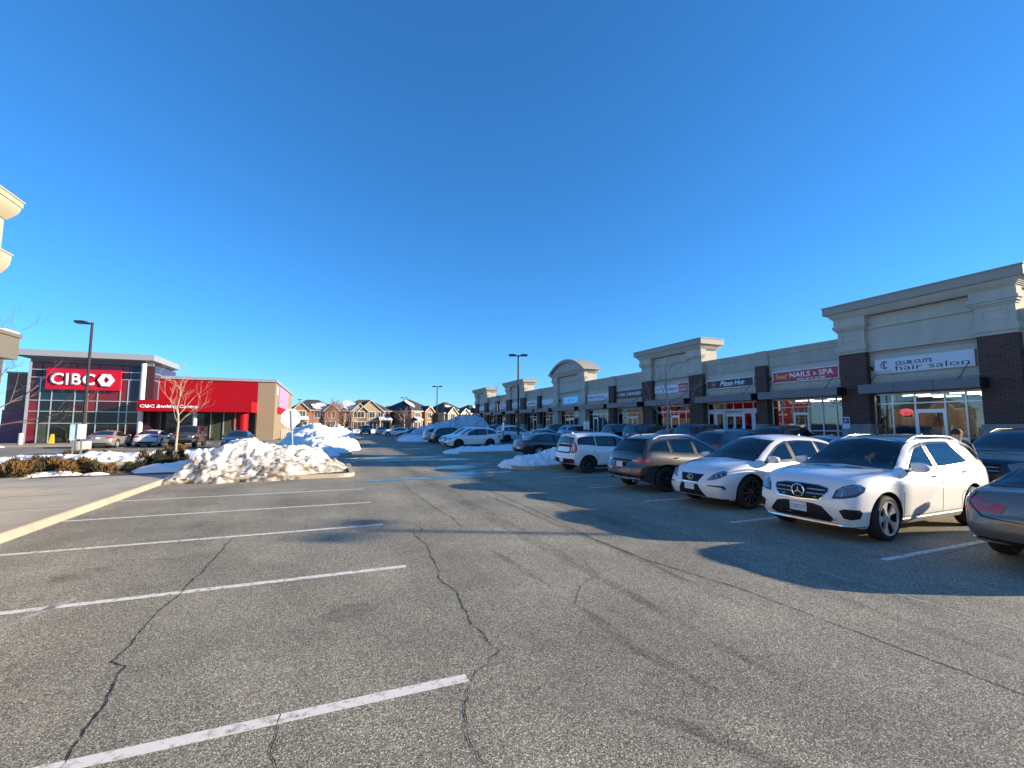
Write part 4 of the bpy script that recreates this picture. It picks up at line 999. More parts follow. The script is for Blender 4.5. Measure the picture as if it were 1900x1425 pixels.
# ------------------------------------------------------------ snow
def snow(name, label, bumps, x0, x1, y0, y1, res=.16, m=SNOW, rough=.12, base=0.0, seed=1, chunks=0, cr=.2, mound=True, hmax=None):
    """one heap: sum of humps with lumpy broken-up relief"""
    bm = bmesh.new(); nx = int((x1-x0)/res); ny = int((y1-y0)/res); H = {}
    def hgt(x, y):
        h = 0
        for bx, by, bh, rx, ry in bumps:
            d = ((x-bx)/rx)**2+((y-by)/ry)**2
            if d < 1: h = max(h, 0)+0; h = (h**3+(bh*(1-d)**.85)**3)**(1/3)
        return h
    V = {}
    for j in range(ny+1):
        for i in range(nx+1):
            x = x0+i*res; y = y0+j*res; wx = .35*noise.noise(Vector((x*1.3, y*1.3, seed))); wy = .35*noise.noise(Vector((x*1.3, y*1.3, seed+9)))
            h = hgt(x+wx, y+wy); k = min(1, h/.25) if h > 0 else 0
            p = Vector((x*1.6, y*1.6, seed*2.0)); d = noise.voronoi(p*1.5, distance_metric='DISTANCE')[0]
            f = noise.fractal(p*1.7, .8, 2.0, 5); am = max(.25, .9+1.5*noise.noise(p*.55+Vector((3, 1, 8)))); r_ = noise.ridged_multi_fractal(p*1.2, 1.0, 2.1, 5, 1.0, 2.0)
            hh = h+k*am*(rough*1.9*(d[1]-d[0])-rough*.7+rough*f*1.3+rough*.45*r_)
            if hh > .0 or h > 0: hh = max(hh, .0)
            z = base+gz(x)+(hh if h > 0 else -.12-.0)
            V[i, j] = bm.verts.new((x+rough*.7*noise.noise(p*3), y+rough*.7*noise.noise(p*3+Vector((7, 7, 7))), z)); H[i, j] = h > 0
    for j in range(ny):
        for i in range(nx):
            if H[i, j] or H[i+1, j] or H[i, j+1] or H[i+1, j+1]: bm.faces.new([V[i, j], V[i+1, j], V[i+1, j+1], V[i, j+1]])
    for v in [v for v in bm.verts if not v.link_faces]: bm.verts.remove(v)
    rnd = random.Random(seed)
    for c in range(chunks):
        b = rnd.choice(bumps); a = rnd.uniform(0, 2*math.pi); q = math.sqrt(rnd.random())*.93
        x = b[0]+math.cos(a)*b[3]*q; y = b[1]+math.sin(a)*b[4]*q; h = hgt(x, y)
        if h <= 0.02: continue
        r = cr*(.2+.9*rnd.random()**2.5)*(1.2-q*.5); z = base+gz(x)+h-r*.1
        o = len(bm.verts)
        ret = bmesh.ops.create_icosphere(bm, subdivisions=2, radius=r)
        sx, sy, sz = rnd.uniform(.8, 1.3), rnd.uniform(.8, 1.3), rnd.uniform(.55, .95); o3 = Vector((c*3.1, seed, 0))
        for v in ret['verts']:
            n = noise.noise(v.co/r*1.3+o3)*.55+noise.noise(v.co/r*3+o3)*.2; v.co *= 1+n; v.co = Vector((v.co.x*sx+x, v.co.y*sy+y, v.co.z*sz+z))
    me = bpy.data.meshes.new(name); bm.to_mesh(me); bm.free(); me.materials.append(m)
    for p in me.polygons: p.use_smooth = True
    me.set_sharp_from_angle(angle=R(48))
    o = bpy.data.objects.new(name, me); COL.objects.link(o); return tag(o, label, 'snow pile' if mound else 'snow')
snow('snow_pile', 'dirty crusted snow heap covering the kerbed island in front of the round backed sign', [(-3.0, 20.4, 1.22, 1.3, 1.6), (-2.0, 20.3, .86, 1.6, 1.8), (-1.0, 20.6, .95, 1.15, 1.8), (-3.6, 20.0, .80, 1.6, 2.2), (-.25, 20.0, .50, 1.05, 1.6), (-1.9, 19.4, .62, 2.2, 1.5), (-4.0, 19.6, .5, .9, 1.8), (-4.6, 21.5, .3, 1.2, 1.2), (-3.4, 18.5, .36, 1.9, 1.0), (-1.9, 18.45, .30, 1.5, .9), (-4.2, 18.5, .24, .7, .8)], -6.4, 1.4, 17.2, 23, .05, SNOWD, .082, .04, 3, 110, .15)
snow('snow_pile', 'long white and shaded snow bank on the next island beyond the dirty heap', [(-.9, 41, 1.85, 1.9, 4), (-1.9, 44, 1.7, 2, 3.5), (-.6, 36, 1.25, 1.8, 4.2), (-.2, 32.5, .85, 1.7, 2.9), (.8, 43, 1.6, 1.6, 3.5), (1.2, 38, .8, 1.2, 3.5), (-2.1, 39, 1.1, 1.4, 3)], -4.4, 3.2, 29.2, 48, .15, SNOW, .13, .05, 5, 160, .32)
snow('snow_pile', 'tall grey blue snow mountain at the far end of the car rows', [(18.3, 61, 2.95, 3.4, 4.5), (15.6, 61, 2.2, 3.0, 4.5), (12.8, 60, 1.5, 3.2, 4.5), (10.2, 57, .8, 2.4, 4.5), (20.6, 61, 1.4, 2.2, 3.5), (13, 57, 1.3, 4, 4)], 6.8, 24.5, 50.5, 67, .22, SNOW_SHADE, .26, 0, 7, 150, .6)
snow('snow_pile', 'broken snow ridge ploughed up behind the boxy white car', [(9.1, 19.4, .42, 1.6, 1.2), (10.6, 19.6, .72, 1.5, 1.3), (11.7, 19.6, .85, 1.3, 1.4), (8.3, 19.0, .22, 1.0, .9)], 7.2, 13.1, 17.9, 21.2, .08, SNOW, .07, .07, 9, 150, .14)
snow('snow_pile', 'low smooth snow patch around the two legged sign post', [(9.8, 30.2, .32, 2.4, 1.5), (12.0, 30.3, .40, 2.0, 1.6), (8.6, 29.8, .22, 1.2, 1.2)], 7.3, 14.2, 28.2, 32.1, .12, SNOW, .035, .07, 11)
snow('snow_strip', 'long low ribbon of snow on the verge in front of the bank cars', [(-6.2, 28.4, .50, 1.8, 1.5), (-8.2, 28.4, .42, 2.0, 1.2), (-10.4, 28.5, .46, 2.0, 1.1), (-12.6, 28.6, .36, 1.9, 1.1), (-14.4, 28.6, .25, 1.2, .8)], -17, -4.3, 26.8, 30.9, .13, SNOW, .07, .08, 13, 60, .16, mound=False)
snow('snow_strip', 'small snow scrap among the low junipers', [(-8.9, 20.9, .16, .9, .35), (-9.5, 22.2, .30, .8, .6), (-7.6, 20.6, .10, .5, .2)], -10.6, -6.8, 20, 23.1, .08, SNOW, .03, .13, 14, mound=False)
snow('snow_strip', 'snow patch in the shade beside the dirty heap and the young tree', [(-5.9, 21.4, .28, 1.0, .8), (-5.0, 22.0, .4, .9, .9)], -7.1, -3.9, 20.3, 23.1, .08, SNOW, .04, .1, 15, mound=False)
snow('snow_strip', 'snow lying left of the glass bank beyond the pale bollard', [(-28.5, 49.5, .7, 4, 2.4)], -34.5, -24, 46.5, 52.4, .2, SNOW, .05, 0, 16, mound=False)
snow('snow_strip', 'snow ridge along the far road below the beige house', [(6.5, 104, .7, 6, 1.5), (13, 103.5, .6, 7, 1.5), (0, 104.5, .7, 5, 1.5), (10, 103.5, .7, 6, 1.5)], -6, 29, 83, 107, .4, SNOW, .1, 0, 17, mound=False)
snow('snow_strip', 'sloping shaded snow by the nose of the maroon car', [(9.4, 53.5, .7, 1.9, 3.4), (10.5, 51.5, .55, 1.4, 2)], 7, 12.5, 49, 57.5, .18, SNOW, .05, 0, 18, mound=False)

# ------------------------------------------------------------ the row of shops
PX = 28.0
BAYS = [(2.0, 9.40), (10.75, 15.40), (16.80, 21.60), (22.42, 27.25), (28.70, 33.30), (34.72, 39.30), (40.25, 45.0), (46.3, 51.7), (53.0, 57.1), (58.0, 62.4), (64.1, 68.2), (70.1, 74.2), (75.3, 79.7), (81.5, 85.5)]
TOW = [(9.40, 16.80), (27.25, 34.72), (45.0, 53.0), (62.4, 70.1), (79.7, 87.3)]
PIL = [(9.40, 10.75, 1), (15.40, 16.80, 1), (21.60, 22.42, 0), (27.25, 28.70, 1), (33.30, 34.72, 1), (39.30, 40.25, 0), (45.0, 46.3, 2), (51.7, 53.0, 2), (57.1, 58.0, 0), (62.4, 64.1, 1), (68.2, 70.1, 1), (74.2, 75.3, 0), (79.7, 81.5, 1), (85.5, 87.3, 1)]
plaza = thing('shopping_plaza', 'long row of beige shops with dark brick piers and raised parapets on the right', 'building', (PX, 2, 0))
PO = (PX, 2, 0)
def pb(mb, name, m, parent=None, **k):
    o = mb.build(name, m, parent or plaza, off=PO, **k); return o
mb = MB(); mb.box(34.0, 52, 2.0, 87.3, 0, 6.4); pb(mb, 'rear_wall', EIFS)
mb = MB()
for a, b in BAYS:
    mb.box(PX, PX+.5, a, b, 3.62, 6.62)
    mb.box(PX-.05, PX+.5, a, b, 6.62, 6.86); mb.box(PX-.09, PX+.55, a, b, 6.86, 7.03)
    mb.box(PX-.03, PX, a, b, 4.25, 4.36); mb.box(PX-.035, PX, a, b, 5.86, 5.95)
pb(mb, 'wall', EIFS)
for a, b in BAYS:
    mb = MB(); mb.box(PX-.012, PX, a+.12, b-.12, 4.42, 5.78); pb(mb, 'sign_band', EIFS_L)
mb = MB()
for a, b in BAYS: mb.box(PX+.5, 34, a, b, 6.2, 6.4)
for a, b, k in PIL: mb.box(PX+.5, 34, a, b, 6.2, 6.4)
pb(mb, 'roof', mat('roof_membrane', (.2, .2, .2), .9))
for a, b, k in PIL:
    mb = MB()
    if k < 2:
        mb.box(PX-.38, PX+.5, a, b, 1.98, 6.0); pb(mb, 'brick_pier', BRICKD)
        mb = MB(); mb.box(PX-.44, PX+.5, a-.05, b+.05, .2, 1.86); mb.box(PX-.47, PX+.5, a-.08, b+.08, 1.86, 1.98); pb(mb, 'pier_base', STONE)
        if k == 0:
            mb = MB(); mb.box(PX-.12, PX+.5, a, b, 6.0, 6.62); mb.box(PX-.15, PX+.52, a, b, 6.62, 6.86); mb.box(PX-.19, PX+.55, a, b, 6.86, 7.04); pb(mb, 'wall', EIFS)
    else:
        mb.box(PX-.38, PX+.5, a, b, .2, 6.0); mb.box(PX-.43, PX-.38, a, b, 4.3, 4.45); pb(mb, 'stucco_pier', EIFS_L)
for ti, (a, b) in enumerate(TOW):
    arch = ti == 2; pl, pr = [(p[0], p[1]) for p in PIL if p[0] >= a-.01 and p[1] <= b+.01]
    mb = MB()
    mb.box(PX-.10, PX+1.3, a+.02, b-.02, 6.02, 8.0)                       # the raised block
    mb.box(PX-.22, PX+.0, pl[1], pr[0], 5.98, 6.30); mb.box(PX-.16, PX+.0, pl[1], pr[0], 6.30, 6.44)
    mb.box(PX-.20, PX-.10, pl[1], pr[0], 7.28, 7.42)
    for q0, q1 in (pl, pr):
        mb.box(PX-.46, PX-.0, q0-.06, q1+.06, 5.98, 6.14); mb.box(PX-.52, PX-.0, q0-.12, q1+.12, 6.14, 6.42); mb.box(PX-.44, PX-.0, q0-.04, q1+.04, 6.42, 6.52)
        mb.box(PX-.36, PX-.0, q0, q1, 6.52, 7.30)
        mb.box(PX-.385, PX-.36, q0+.25, q1-.25, 6.66, 6.70); mb.box(PX-.385, PX-.36, q0+.25, q1-.25, 7.08, 7.12)
        mb.box(PX-.385, PX-.36, q0+.25, q0+.29, 6.70, 7.08); mb.box(PX-.385, PX-.36, q1-.29, q1-.25, 6.70, 7.08)
        mb.box(PX-.42, PX-.0, q0-.05, q1+.05, 7.30, 7.40); mb.box(PX-.50, PX-.0, q0-.12, q1+.12, 7.40, 7.52); mb.box(PX-.56, PX-.0, q0-.18, q1+.18, 7.52, 7.66)
        mb.box(PX-.50, PX-.0, q0-.12, q1+.12, 7.66, 8.02)
    pb(mb, 'parapet_tower', EIFS_L)
    mb = MB()
    n = 6
    for i in range(n):                                                    # cyma under the cap
        t = i/n; o = .52+.22*math.sin(t*math.pi/2); z0 = 8.02+i*.06
        mb.box(PX-o, PX+1.3+(o-.5), a-(o-.42), b+(o-.42), z0, z0+.06)
    pb(mb, 'cornice', EIFS_L)
    if not arch:
        mb = MB(); mb.box(PX-.86, PX+1.62, a-.50, b+.50, 8.38, 8.80); mb.box(PX-.90, PX+1.66, a-.54, b+.54, 8.80, 8.86); pb(mb, 'cornice_cap', CAP)
    else:
        cy = (a+b)/2; rw_ = (b-a)/2+.6; rise = 1.65; Rr = (rw_**2+rise**2)/(2*rise); aa = math.asin(rw_/Rr); cz = 8.38+rise-Rr
        P = [(cy+Rr*math.sin(-aa+2*aa*i/26), cz+Rr*math.cos(-aa+2*aa*i/26)) for i in range(27)]
        P2 = [(cy+(Rr-.34)*math.sin(-aa+2*aa*i/26), cz+(Rr-.34)*math.cos(-aa+2*aa*i/26)) for i in range(27)]
        mb = MB()
        for i in range(26):
            mb.prism([(PX-.86, P[i][0], P[i][1]), (PX-.86, P[i+1][0], P[i+1][1]), (PX-.86, P2[i+1][0], max(8.38, P2[i+1][1])), (PX-.86, P2[i][0], max(8.38, P2[i][1]))], (2.4, 0, 0))
        mb.box(PX-.84, PX+1.5, a-.48, b+.48, 8.38, 8.50)
        pb(mb, 'arched_cornice', CAP)
        mb = MB(); pts = [(PX-.55, y, max(z, 8.5)) for y, z in P2[1:-1]]; mb.prism(pts, (2.0, 0, 0)); pb(mb, 'arch_infill', EIFS)
# canopies
for i, (a, b) in enumerate(BAYS[1:]):
    far = {15.4: 16.6, 21.6: 22.35, 27.25: 28.4, 33.3: 34.4, 39.3: 40.1, 45.0: 46.0, 51.7: 52.4, 57.1: 57.9, 62.4: 63.6, 68.2: 69.6, 74.2: 75.2, 79.7: 81, 85.5: 86.8}[b]
    mb = MB(); n = 3; y0 = a+.02 if i else a-.0
    y0 = a-.32; far = b-.02
    for q in range(n):
        s0 = y0+(far-y0)*q/n; s1 = y0+(far-y0)*(q+1)/n; mb.box(PX-1.28, PX-1.22, s0+.008, s1-.008, 3.62, 4.10)
    c = pb(mb, 'canopy', CANOPY)
    mb = MB(); mb.box(PX-1.22, PX-.45, y0-.0, far-.02, 3.64, 4.08); mb.box(PX-.45, PX-.0, a+.03, b-.03, 3.66, 4.06)
    o = mb.build('canopy_frame', BLACKM, c, off=PO)
    for yy in (a+.45, b-.45):
        mb = MB(); mb.tube([(PX-1.1, yy, 4.06), (PX-.02, yy, 5.0)], .018, 6); mb.tube([(PX-1.1, yy, 4.04), (PX-1.1, yy, 4.16)], .05, 6); mb.build('canopy_rod', BLACKM, c, off=PO)
for a, b, k in PIL:      # small dark speakers at sign height
    mb = MB(); mb.box(PX-.22, PX-.02, a-.14, a-.02, 4.95, 5.17); pb(mb, 'wall_lamp', BLACKM)
# shopfronts: (bay index, frame, mullions as shares, door span, doorhead)
SF = {0: ([.2, .4, .6, .8], None), 1: ([.185, .40, .665, .835], (.40, .665)), 2: ([.15, .31, .52, .70, .87], (.31, .52)), 3: ([.16, .34, .51, .68, .86], (.36, .68)), 4: ([.2, .4, .62, .8], (.4, .62)), 5: ([.2, .36, .70, .86], (.36, .70)), 6: ([.2, .4, .6, .8], (.2, .4)), 7: ([.2, .4, .6, .8], (.4, .6)),
      8: ([.25, .5, .75], (.25, .5)), 9: ([.25, .5, .75], (.5, .75)), 10: ([.25, .5, .75], (.25, .5)), 11: ([.3, .6, .8], (.3, .6)), 12: ([.25, .5, .75], (.25, .5)), 13: ([.3, .6], (.3, .6))}
POSTER_GLOW = mat('poster_red_glow', (0.40, 0.03, 0.025), 0.5, emit=(.6, .05, .03), es=.16, var=.5, vs=3)  # weak emission makes the unlit red prints look lit; they are no lamps
FILM_W = mat('window_film_white', (0.60, 0.64, 0.70), 0.5)
for i, (a, b) in enumerate(BAYS):
    W_ = b-a; mull, door = SF[i]; P = [0]+mull+[1]; Y = lambda s: b-s*W_       # share 0 = far side (left in view)
    fm = WHITEF if i in (2, 3, 5) else ALU; gx = PX+.16
    mb = MB()
    mb.box(gx-.04, gx+.04, a, b, 3.54, 3.62); mb.box(gx-.04, gx+.04, a, b, 3.05, 3.11)
    for s in P:
        y = Y(s); y = min(max(y, a+.03), b-.03); mb.box(gx-.045, gx+.045, y-.03, y+.03, .95 if not (door and door[0] <= s <= door[1]) else .5, 3.05); mb.box(gx-.044, gx+.044, y-.03, y+.03, 3.11, 3.54)
    for s0, s1 in zip(P, P[1:]):
        if door and s0 >= door[0]-.01 and s1 <= door[1]+.01: continue
        mb.box(gx-.04, gx+.04, Y(s1)+.03, Y(s0)-.03, .95, 1.01)
        if i == 2: mb.box(gx-.035, gx+.035, Y(s1)+.03, Y(s0)-.03, 1.55, 1.60)
    wf = pb(mb, 'shopfront_window', fm)
    if door:
        d0, d1 = Y(door[1]), Y(door[0]); mb = MB(); mb.box(gx-.05, gx+.05, d0+.03, d1-.03, 2.66, 2.74)
        mid = (d0+d1)/2; lv = [(d0+.03, mid-.01), (mid+.01, d1-.03)] if d1-d0 > 1.3 else [(d0+.03, d1-.03)]
        dd = None
        for u0, u1 in lv:
            m2 = MB(); m2.box(gx-.03, gx+.03, u0, u0+.08, .52, 2.66); m2.box(gx-.03, gx+.03, u1-.08, u1, .52, 2.66); m2.box(gx-.03, gx+.03, u0+.08, u1-.08, 2.56, 2.66); m2.box(gx-.03, gx+.03, u0+.08, u1-.08, .52, .74)
            dd = pb(m2, 'door', fm); m3 = MB(); m3.tube([(gx-.08, u0+.12, 1.35), (gx-.08, u0+.12, 1.85)], .014, 6); m3.build('door_handle', ALU, dd, off=PO)
            m3 = MB(); m3.box(gx-.005, gx+.005, u0+.08, u1-.08, .74, 2.56); m3.build('pane', SGLASS, dd, off=PO)
        pb(mb, 'door_head', fm)
    mb = MB()
    for s0, s1 in zip(P, P[1:]):
        mb.box(gx-.006, gx+.006, Y(s1)+.03, Y(s0)-.03, 3.11, 3.54)
        isd = door and s0 >= door[0]-.01 and s1 <= door[1]+.01
        mb.box(gx-.006, gx+.006, Y(s1)+.03, Y(s0)-.03, 2.74 if isd else 1.01, 3.05)
    mb.build('pane', SGLASS, wf, off=PO)
    mb = MB()
    segs_ = [(a, b)] if not door else [(a, Y(door[1])-.03), (Y(door[0])+.03, b)]
    for u0, u1 in segs_:
        if u1-u0 > .1: mb.box(PX+.02, PX+.3, u0, u1, .2, .95)
    pb(mb, 'bulkhead', STONE)
    # inside of the shop
    mb = MB(); mb.box(PX+5.6, PX+5.7, a, b, .5, 3.6); mb.mi = 1; mb.box(PX+.35, PX+5.6, a-.02, a+.02, .5, 3.6); mb.box(PX+.35, PX+5.6, b-.02, b+.02, .5, 3.6)
    mb.mi = 2; mb.box(PX+.3, PX+5.7, a, b, 3.62, 3.66); mb.box(PX+.3, PX+5.7, a, b, .44, .50)
    rnd = random.Random(i)
    for q in range(7):
        y = rnd.uniform(a+.3, b-1.2); x = rnd.uniform(PX+1.2, PX+5); mb.mi = rnd.choice((0, 1, 3, 4)); mb.box(x, x+.4, y, y+rnd.uniform(.4, 1.1), .5, rnd.uniform(1.2, 2.2))
    sp_ = pb(mb, 'shop_interior', [INT_L, INT_D, mat('ceiling_tile', (.5, .5, .48), .9), mat('shelf_goods', (.16, .10, .09), .6, var=.8, vs=6), mat('shelf_pale', (.45, .42, .36), .6, var=.5, vs=5)])
    mb = MB()
    for q in (1.4, 2.9, 4.4):
        for y in (a+W_*.28, a+W_*.72): mb.box(PX+q, PX+q+.12, y-.6, y+.6, 3.52, 3.58)
    mb.build('ceiling_lamp', TUBE_E, sp_, off=PO)
def ux_(): return (0, -1, 0)
# things in the windows
mb = MB(); a, b = BAYS[3]; Yp = lambda s: b-s*(b-a)
P = [0, .16, .34, .51, .68, .86]
for s0, s1 in zip(P, P[1:]): mb.box(PX+.20, PX+.22, Yp(s1)+.04, Yp(s0)-.04, 3.12, 3.53)
pb(mb, 'window_film', POSTER_GLOW)
mb = MB()
for s0, s1 in zip([0, .16, .34, .68, .86], [.16, .34, .68, .86, 1]):
    y0, y1 = Yp(s1)+.04, Yp(s0)-.04; x0 = PX+.100
    mb.box(x0, x0+.008, y0, y1, 2.76, 3.04)
    if s0 != .34: mb.box(x0, x0+.008, y0, y0+.12, 1.02, 2.76); mb.box(x0, x0+.008, y1-.12, y1, 1.02, 2.76)
pb(mb, 'window_film', FILM_W)
text_obj('window_text', 'pizzahut.ca', mat('text_maroon', (.30, .03, .10), .5), plaza, (PX+.095, Yp(.36), 2.83), ux_(), (0, 0, 1), 1.5, .16, .004, bold=.03, off=PO)
a, b = BAYS[2]; Yp = lambda s: b-s*(b-a)
mb = MB()
for s0, s1 in zip([.01, .15, .31, .42, .52, .70, .87], [.15, .31, .42, .52, .70, .87, .99]): mb.box(PX+.21, PX+.23, Yp(s1)+.05, Yp(s0)-.05, 3.16, 3.42 if s0 < .5 else 3.36)
mb.box(PX+.21, PX+.23, Yp(.51), Yp(.32), 2.80, 3.0); mb.box(PX+.21, PX+.23, Yp(.29), Yp(.16), 1.7, 3.0); mb.box(PX+.5, PX+.52, Yp(.14), Yp(.02), 1.8, 3.0)
pb(mb, 'window_poster', POSTER_GLOW)
text_obj('window_text', 'SPA', WHITEF, plaza, (PX+.10, Yp(.80), 3.18), ux_(), (0, 0, 1), .8, .28, .004, bold=.02, off=PO)
mb = MB(); a, b = BAYS[1]; yo = b-.30*(b-a)
mb.prism([(PX+.25, yo+.30*math.cos(R(q)), 2.62+.19*math.sin(R(q))) for q in range(0, 360, 20)], (.03, 0, 0)); pb(mb, 'window_sign', mat('neon_red', (.5, .02, .05), .4, emit=(.9, .04, .08), es=1.2))
text_obj('window_text', 'OPEN', WHITEF, plaza, (PX+.24, yo+.2, 2.57), ux_(), (0, 0, 1), .40, .1, .004, off=PO)
text_obj('window_text', 'PHARMACY', mat('text_pink', (.50, .10, .14), .5), plaza, (PX+.10, BAYS[4][1]-.9, 3.14), ux_(), (0, 0, 1), 3.4, .36, .004, bold=.03, off=PO)
text_obj('window_text', 'D&B CANNABIS STORE', mat('text_pale', (.6, .6, .5), .5), plaza, (PX+.10, BAYS[5][1]-.3, 3.22), ux_(), (0, 0, 1), 3.9, .16, .004, bold=.02, off=PO)
mb = MB(); mb.box(PX+.2, PX+.22, BAYS[5][0]+.1, BAYS[5][0]+1.2, 1.1, 2.5); pb(mb, 'window_poster', mat('poster_green', (.04, .22, .13), .5, var=.6, vs=3))

rnd = random.Random(11)
PC = [mat('poster_%s' % n, c, .5, var=.5, vs=5) for n, c in (('blue', (.04, .12, .30)), ('yellow', (.5, .36, .08)), ('white', (.55, .55, .52)), ('teal', (.05, .25, .26)), ('pink', (.45, .12, .18)))]
for i in (1, 4, 5, 6, 7, 8, 9, 10, 11):
    a, b = BAYS[i]
    for q in range(4 if i < 8 else 2):
        y = rnd.uniform(a+.2, b-1.0); z = rnd.uniform(1.2, 2.4); mb = MB(); mb.box(PX+.185+q*.01, PX+.19+q*.01, y, y+rnd.uniform(.35, .7), z, z+rnd.uniform(.4, .8)); pb(mb, 'window_poster', rnd.choice(PC))
# shop signs: each one hangs on the wall and is a thing of its own
def shop_sign(label, y_far, y_near, z0, z1, face, frame=None, texts=(), extra=None, group=None):
    W_ = y_far-y_near; t = thing('shop_sign', label, 'sign', (PX-.02, (y_far+y_near)/2, z0), 0, group); off = t.location.copy()
    mb = MB(); mb.box(PX-.17, PX-.022, y_near, y_far, z0, z1); mb.build('sign_box', mat('sign_case', (.5, .5, .5), .4) if not frame else frame, t, off=off)
    mb = MB(); mb.box(PX-.178, PX-.171, y_near+.05, y_far-.05, z0+.05, z1-.05); mb.build('sign_face', face, t, off=off)
    for (s, m, u, v, w_, h_, sh, bo) in texts:
        text_obj('lettering', s, m, t, (PX-.184, y_far-u*W_, z0+v*(z1-z0)), ux_(), (0, 0, 1), w_*W_, h_*(z1-z0), .004, sh, bo, off)
    if extra: extra(t, off, y_far, W_, z0, z1-z0)
    return t
INK = mat('sign_ink', (0.045, 0.05, 0.08), 0.5); WH = mat('sign_white', (0.64, 0.67, 0.72), 0.5); YEL = mat('sign_yellow', (0.75, 0.52, 0.16), 0.5)
SR = mat('sign_red', (0.56, 0.03, 0.045), 0.45); SK = mat('sign_navy', (0.012, 0.016, 0.028), 0.4); SBL = mat('sign_sky', (0.07, 0.33, 0.68), 0.4, emit=(.05, .3, .7), es=.25); SCY = mat('sign_teal_text', (0.05, 0.24, 0.42), 0.5)
WHT = mat('sign_letter_white', (0.82, 0.83, 0.86), 0.5)
def logo_cc(t, off, yf, W_, z0, H_):
    cx = yf-.115*W_; cz = z0+.58*H_; x = PX-.186; r = .20
    mb = MB(); mb.tube([(x, cx-r*.9*math.cos(R(q)), cz+r*math.sin(R(q))) for q in range(60, 301, 20)], .018, 6)
    mb.tube([(x, cx-.06-r*.7*math.cos(R(q)), cz+r*.7*math.sin(R(q))) for q in range(60, 301, 20)], .016, 6)
    mb.tube([(x, cx+.02, cz-r*1.15), (x, cx+.02, cz+r*1.15)], .014, 6); mb.build('logo', INK, t, off=off)
shop_sign('pale hair salon sign with grey lettering under the tallest near parapet', 15.08, 10.95, 4.70, 5.50, WH, WH,
  [('CLUB CUTS', INK, .235, .50, .38, .24, 0, .02), ('hair salon', INK, .235, .14, .72, .33, 0, -.008), ('905 877 CUTS', INK, .05, .10, .15, .07, 0, 0)], logo_cc)
shop_sign('red nail salon sign with white lettering and yellow script', 21.25, 16.98, 4.70, 5.47, SR, WHT,
  [('Sweet', YEL, .05, .30, .20, .50, .35, .02), ('NAILS', WHT, .285, .36, .32, .45, 0, .03), ('&', WHT, .645, .42, .05, .26, 0, .02), ('SPA', WHT, .725, .36, .21, .45, 0, .03), ('905-877-8388', WHT, .40, .10, .42, .17, 0, .02)])
def logo_hat(t, off, yf, W_, z0, H_):
    cx = yf-.16*W_; cz = z0+.5*H_; mb = MB(); mb.prism([(PX-.186, cx-.27*math.cos(R(q)), cz+.27*math.sin(R(q))) for q in range(0, 360, 15)], (.006, 0, 0)); mb.build('logo', mat('logo_red', (.42, .04, .04), .5), t, off=off)
    mb = MB(); mb.prism([(PX-.192, cx-p, cz+q) for p, q in ((-.15, -.06), (-.04, -.02), (.0, .10), (.06, .02), (.18, -.05), (.1, -.02), (0, .02), (-.08, -.04))], (.004, 0, 0)); mb.build('logo', WHT, t, off=off)
shop_sign('black pizza shop sign with white script and round red emblem', 26.98, 22.72, 4.69, 5.38, SK, WHT, [('Pizza', WHT, .30, .24, .29, .56, .35, .03), ('Hut', WHT, .61, .24, .22, .56, .35, .03)], logo_hat)
def clinic(t, off, yf, W_, z0, H_):
    y1 = yf-.70*W_; y0 = yf-.985*W_; mb = MB(); mb.box(PX-.20, PX-.179, y0, y1, z0-.10, z0+H_+.10); o = mb.build('sign_box', WHT, t, off=off)
    mb = MB(); mb.box(PX-.206, PX-.2005, y0+.05, y1-.05, z0-.05, z0+H_+.05); mb.build('sign_face', SR, t, off=off)
    for s, v, h in (('WALK-IN', .60, .22), ('CLINIC', .12, .36)): text_obj('lettering', s, WHT, t, (PX-.211, y1-.14, z0+v*H_), ux_(), (0, 0, 1), y1-y0-.28, h*H_, .004, 0, .02, off)
shop_sign('pale pharmacy sign ending in a red walk-in clinic panel', 33.15, 28.85, 4.70, 5.42, WH, WH, [('westpoint', SCY, .02, .42, .26, .26, 0, 0), ('PHARMACY', SCY, .34, .36, .33, .28, 0, .02)], clinic)
def leaf(t, off, yf, W_, z0, H_):
    cx = yf-.075*W_; mb = MB()
    for q in range(-60, 61, 30):
        dx, dz = math.sin(R(q)), math.cos(R(q)); L_ = .34-.12*abs(q)/60; b0 = z0+.3*H_
        mb.prism([(PX-.186, cx, b0), (PX-.186, cx-(dx*L_*.5-dz*.04), b0+dz*L_*.5+dx*.04), (PX-.186, cx-dx*L_, b0+dz*L_), (PX-.186, cx-(dx*L_*.5+dz*.04), b0+dz*L_*.5-dx*.04)], (.004+.0005*q/60, 0, 0))
    mb.build('logo', mat('leaf_green', (.22, .42, .30), .5), t, off=off)
shop_sign('navy cannabis shop sign with white capitals and small leaf', 39.15, 34.95, 4.60, 5.36, SK, SK, [('D&B', WHT, .15, .30, .22, .38, 0, .03), ('CANNABIS', WHT, .42, .30, .54, .42, 0, .03)], leaf)
shop_sign('pale blue sign with dark script between two stucco and brick piers', 44.75, 40.5, 4.60, 5.34, WH, WH, [('Baker & Bryan', SCY, .08, .24, .74, .50, .3, .015)])
shop_sign('bright sky blue sign below the arched parapet', 50.45, 47.0, 4.55, 5.33, SBL, SBL, [('KUMON', WHT, .20, .28, .52, .45, 0, .03)])
gS = 'distant pale shop signs'
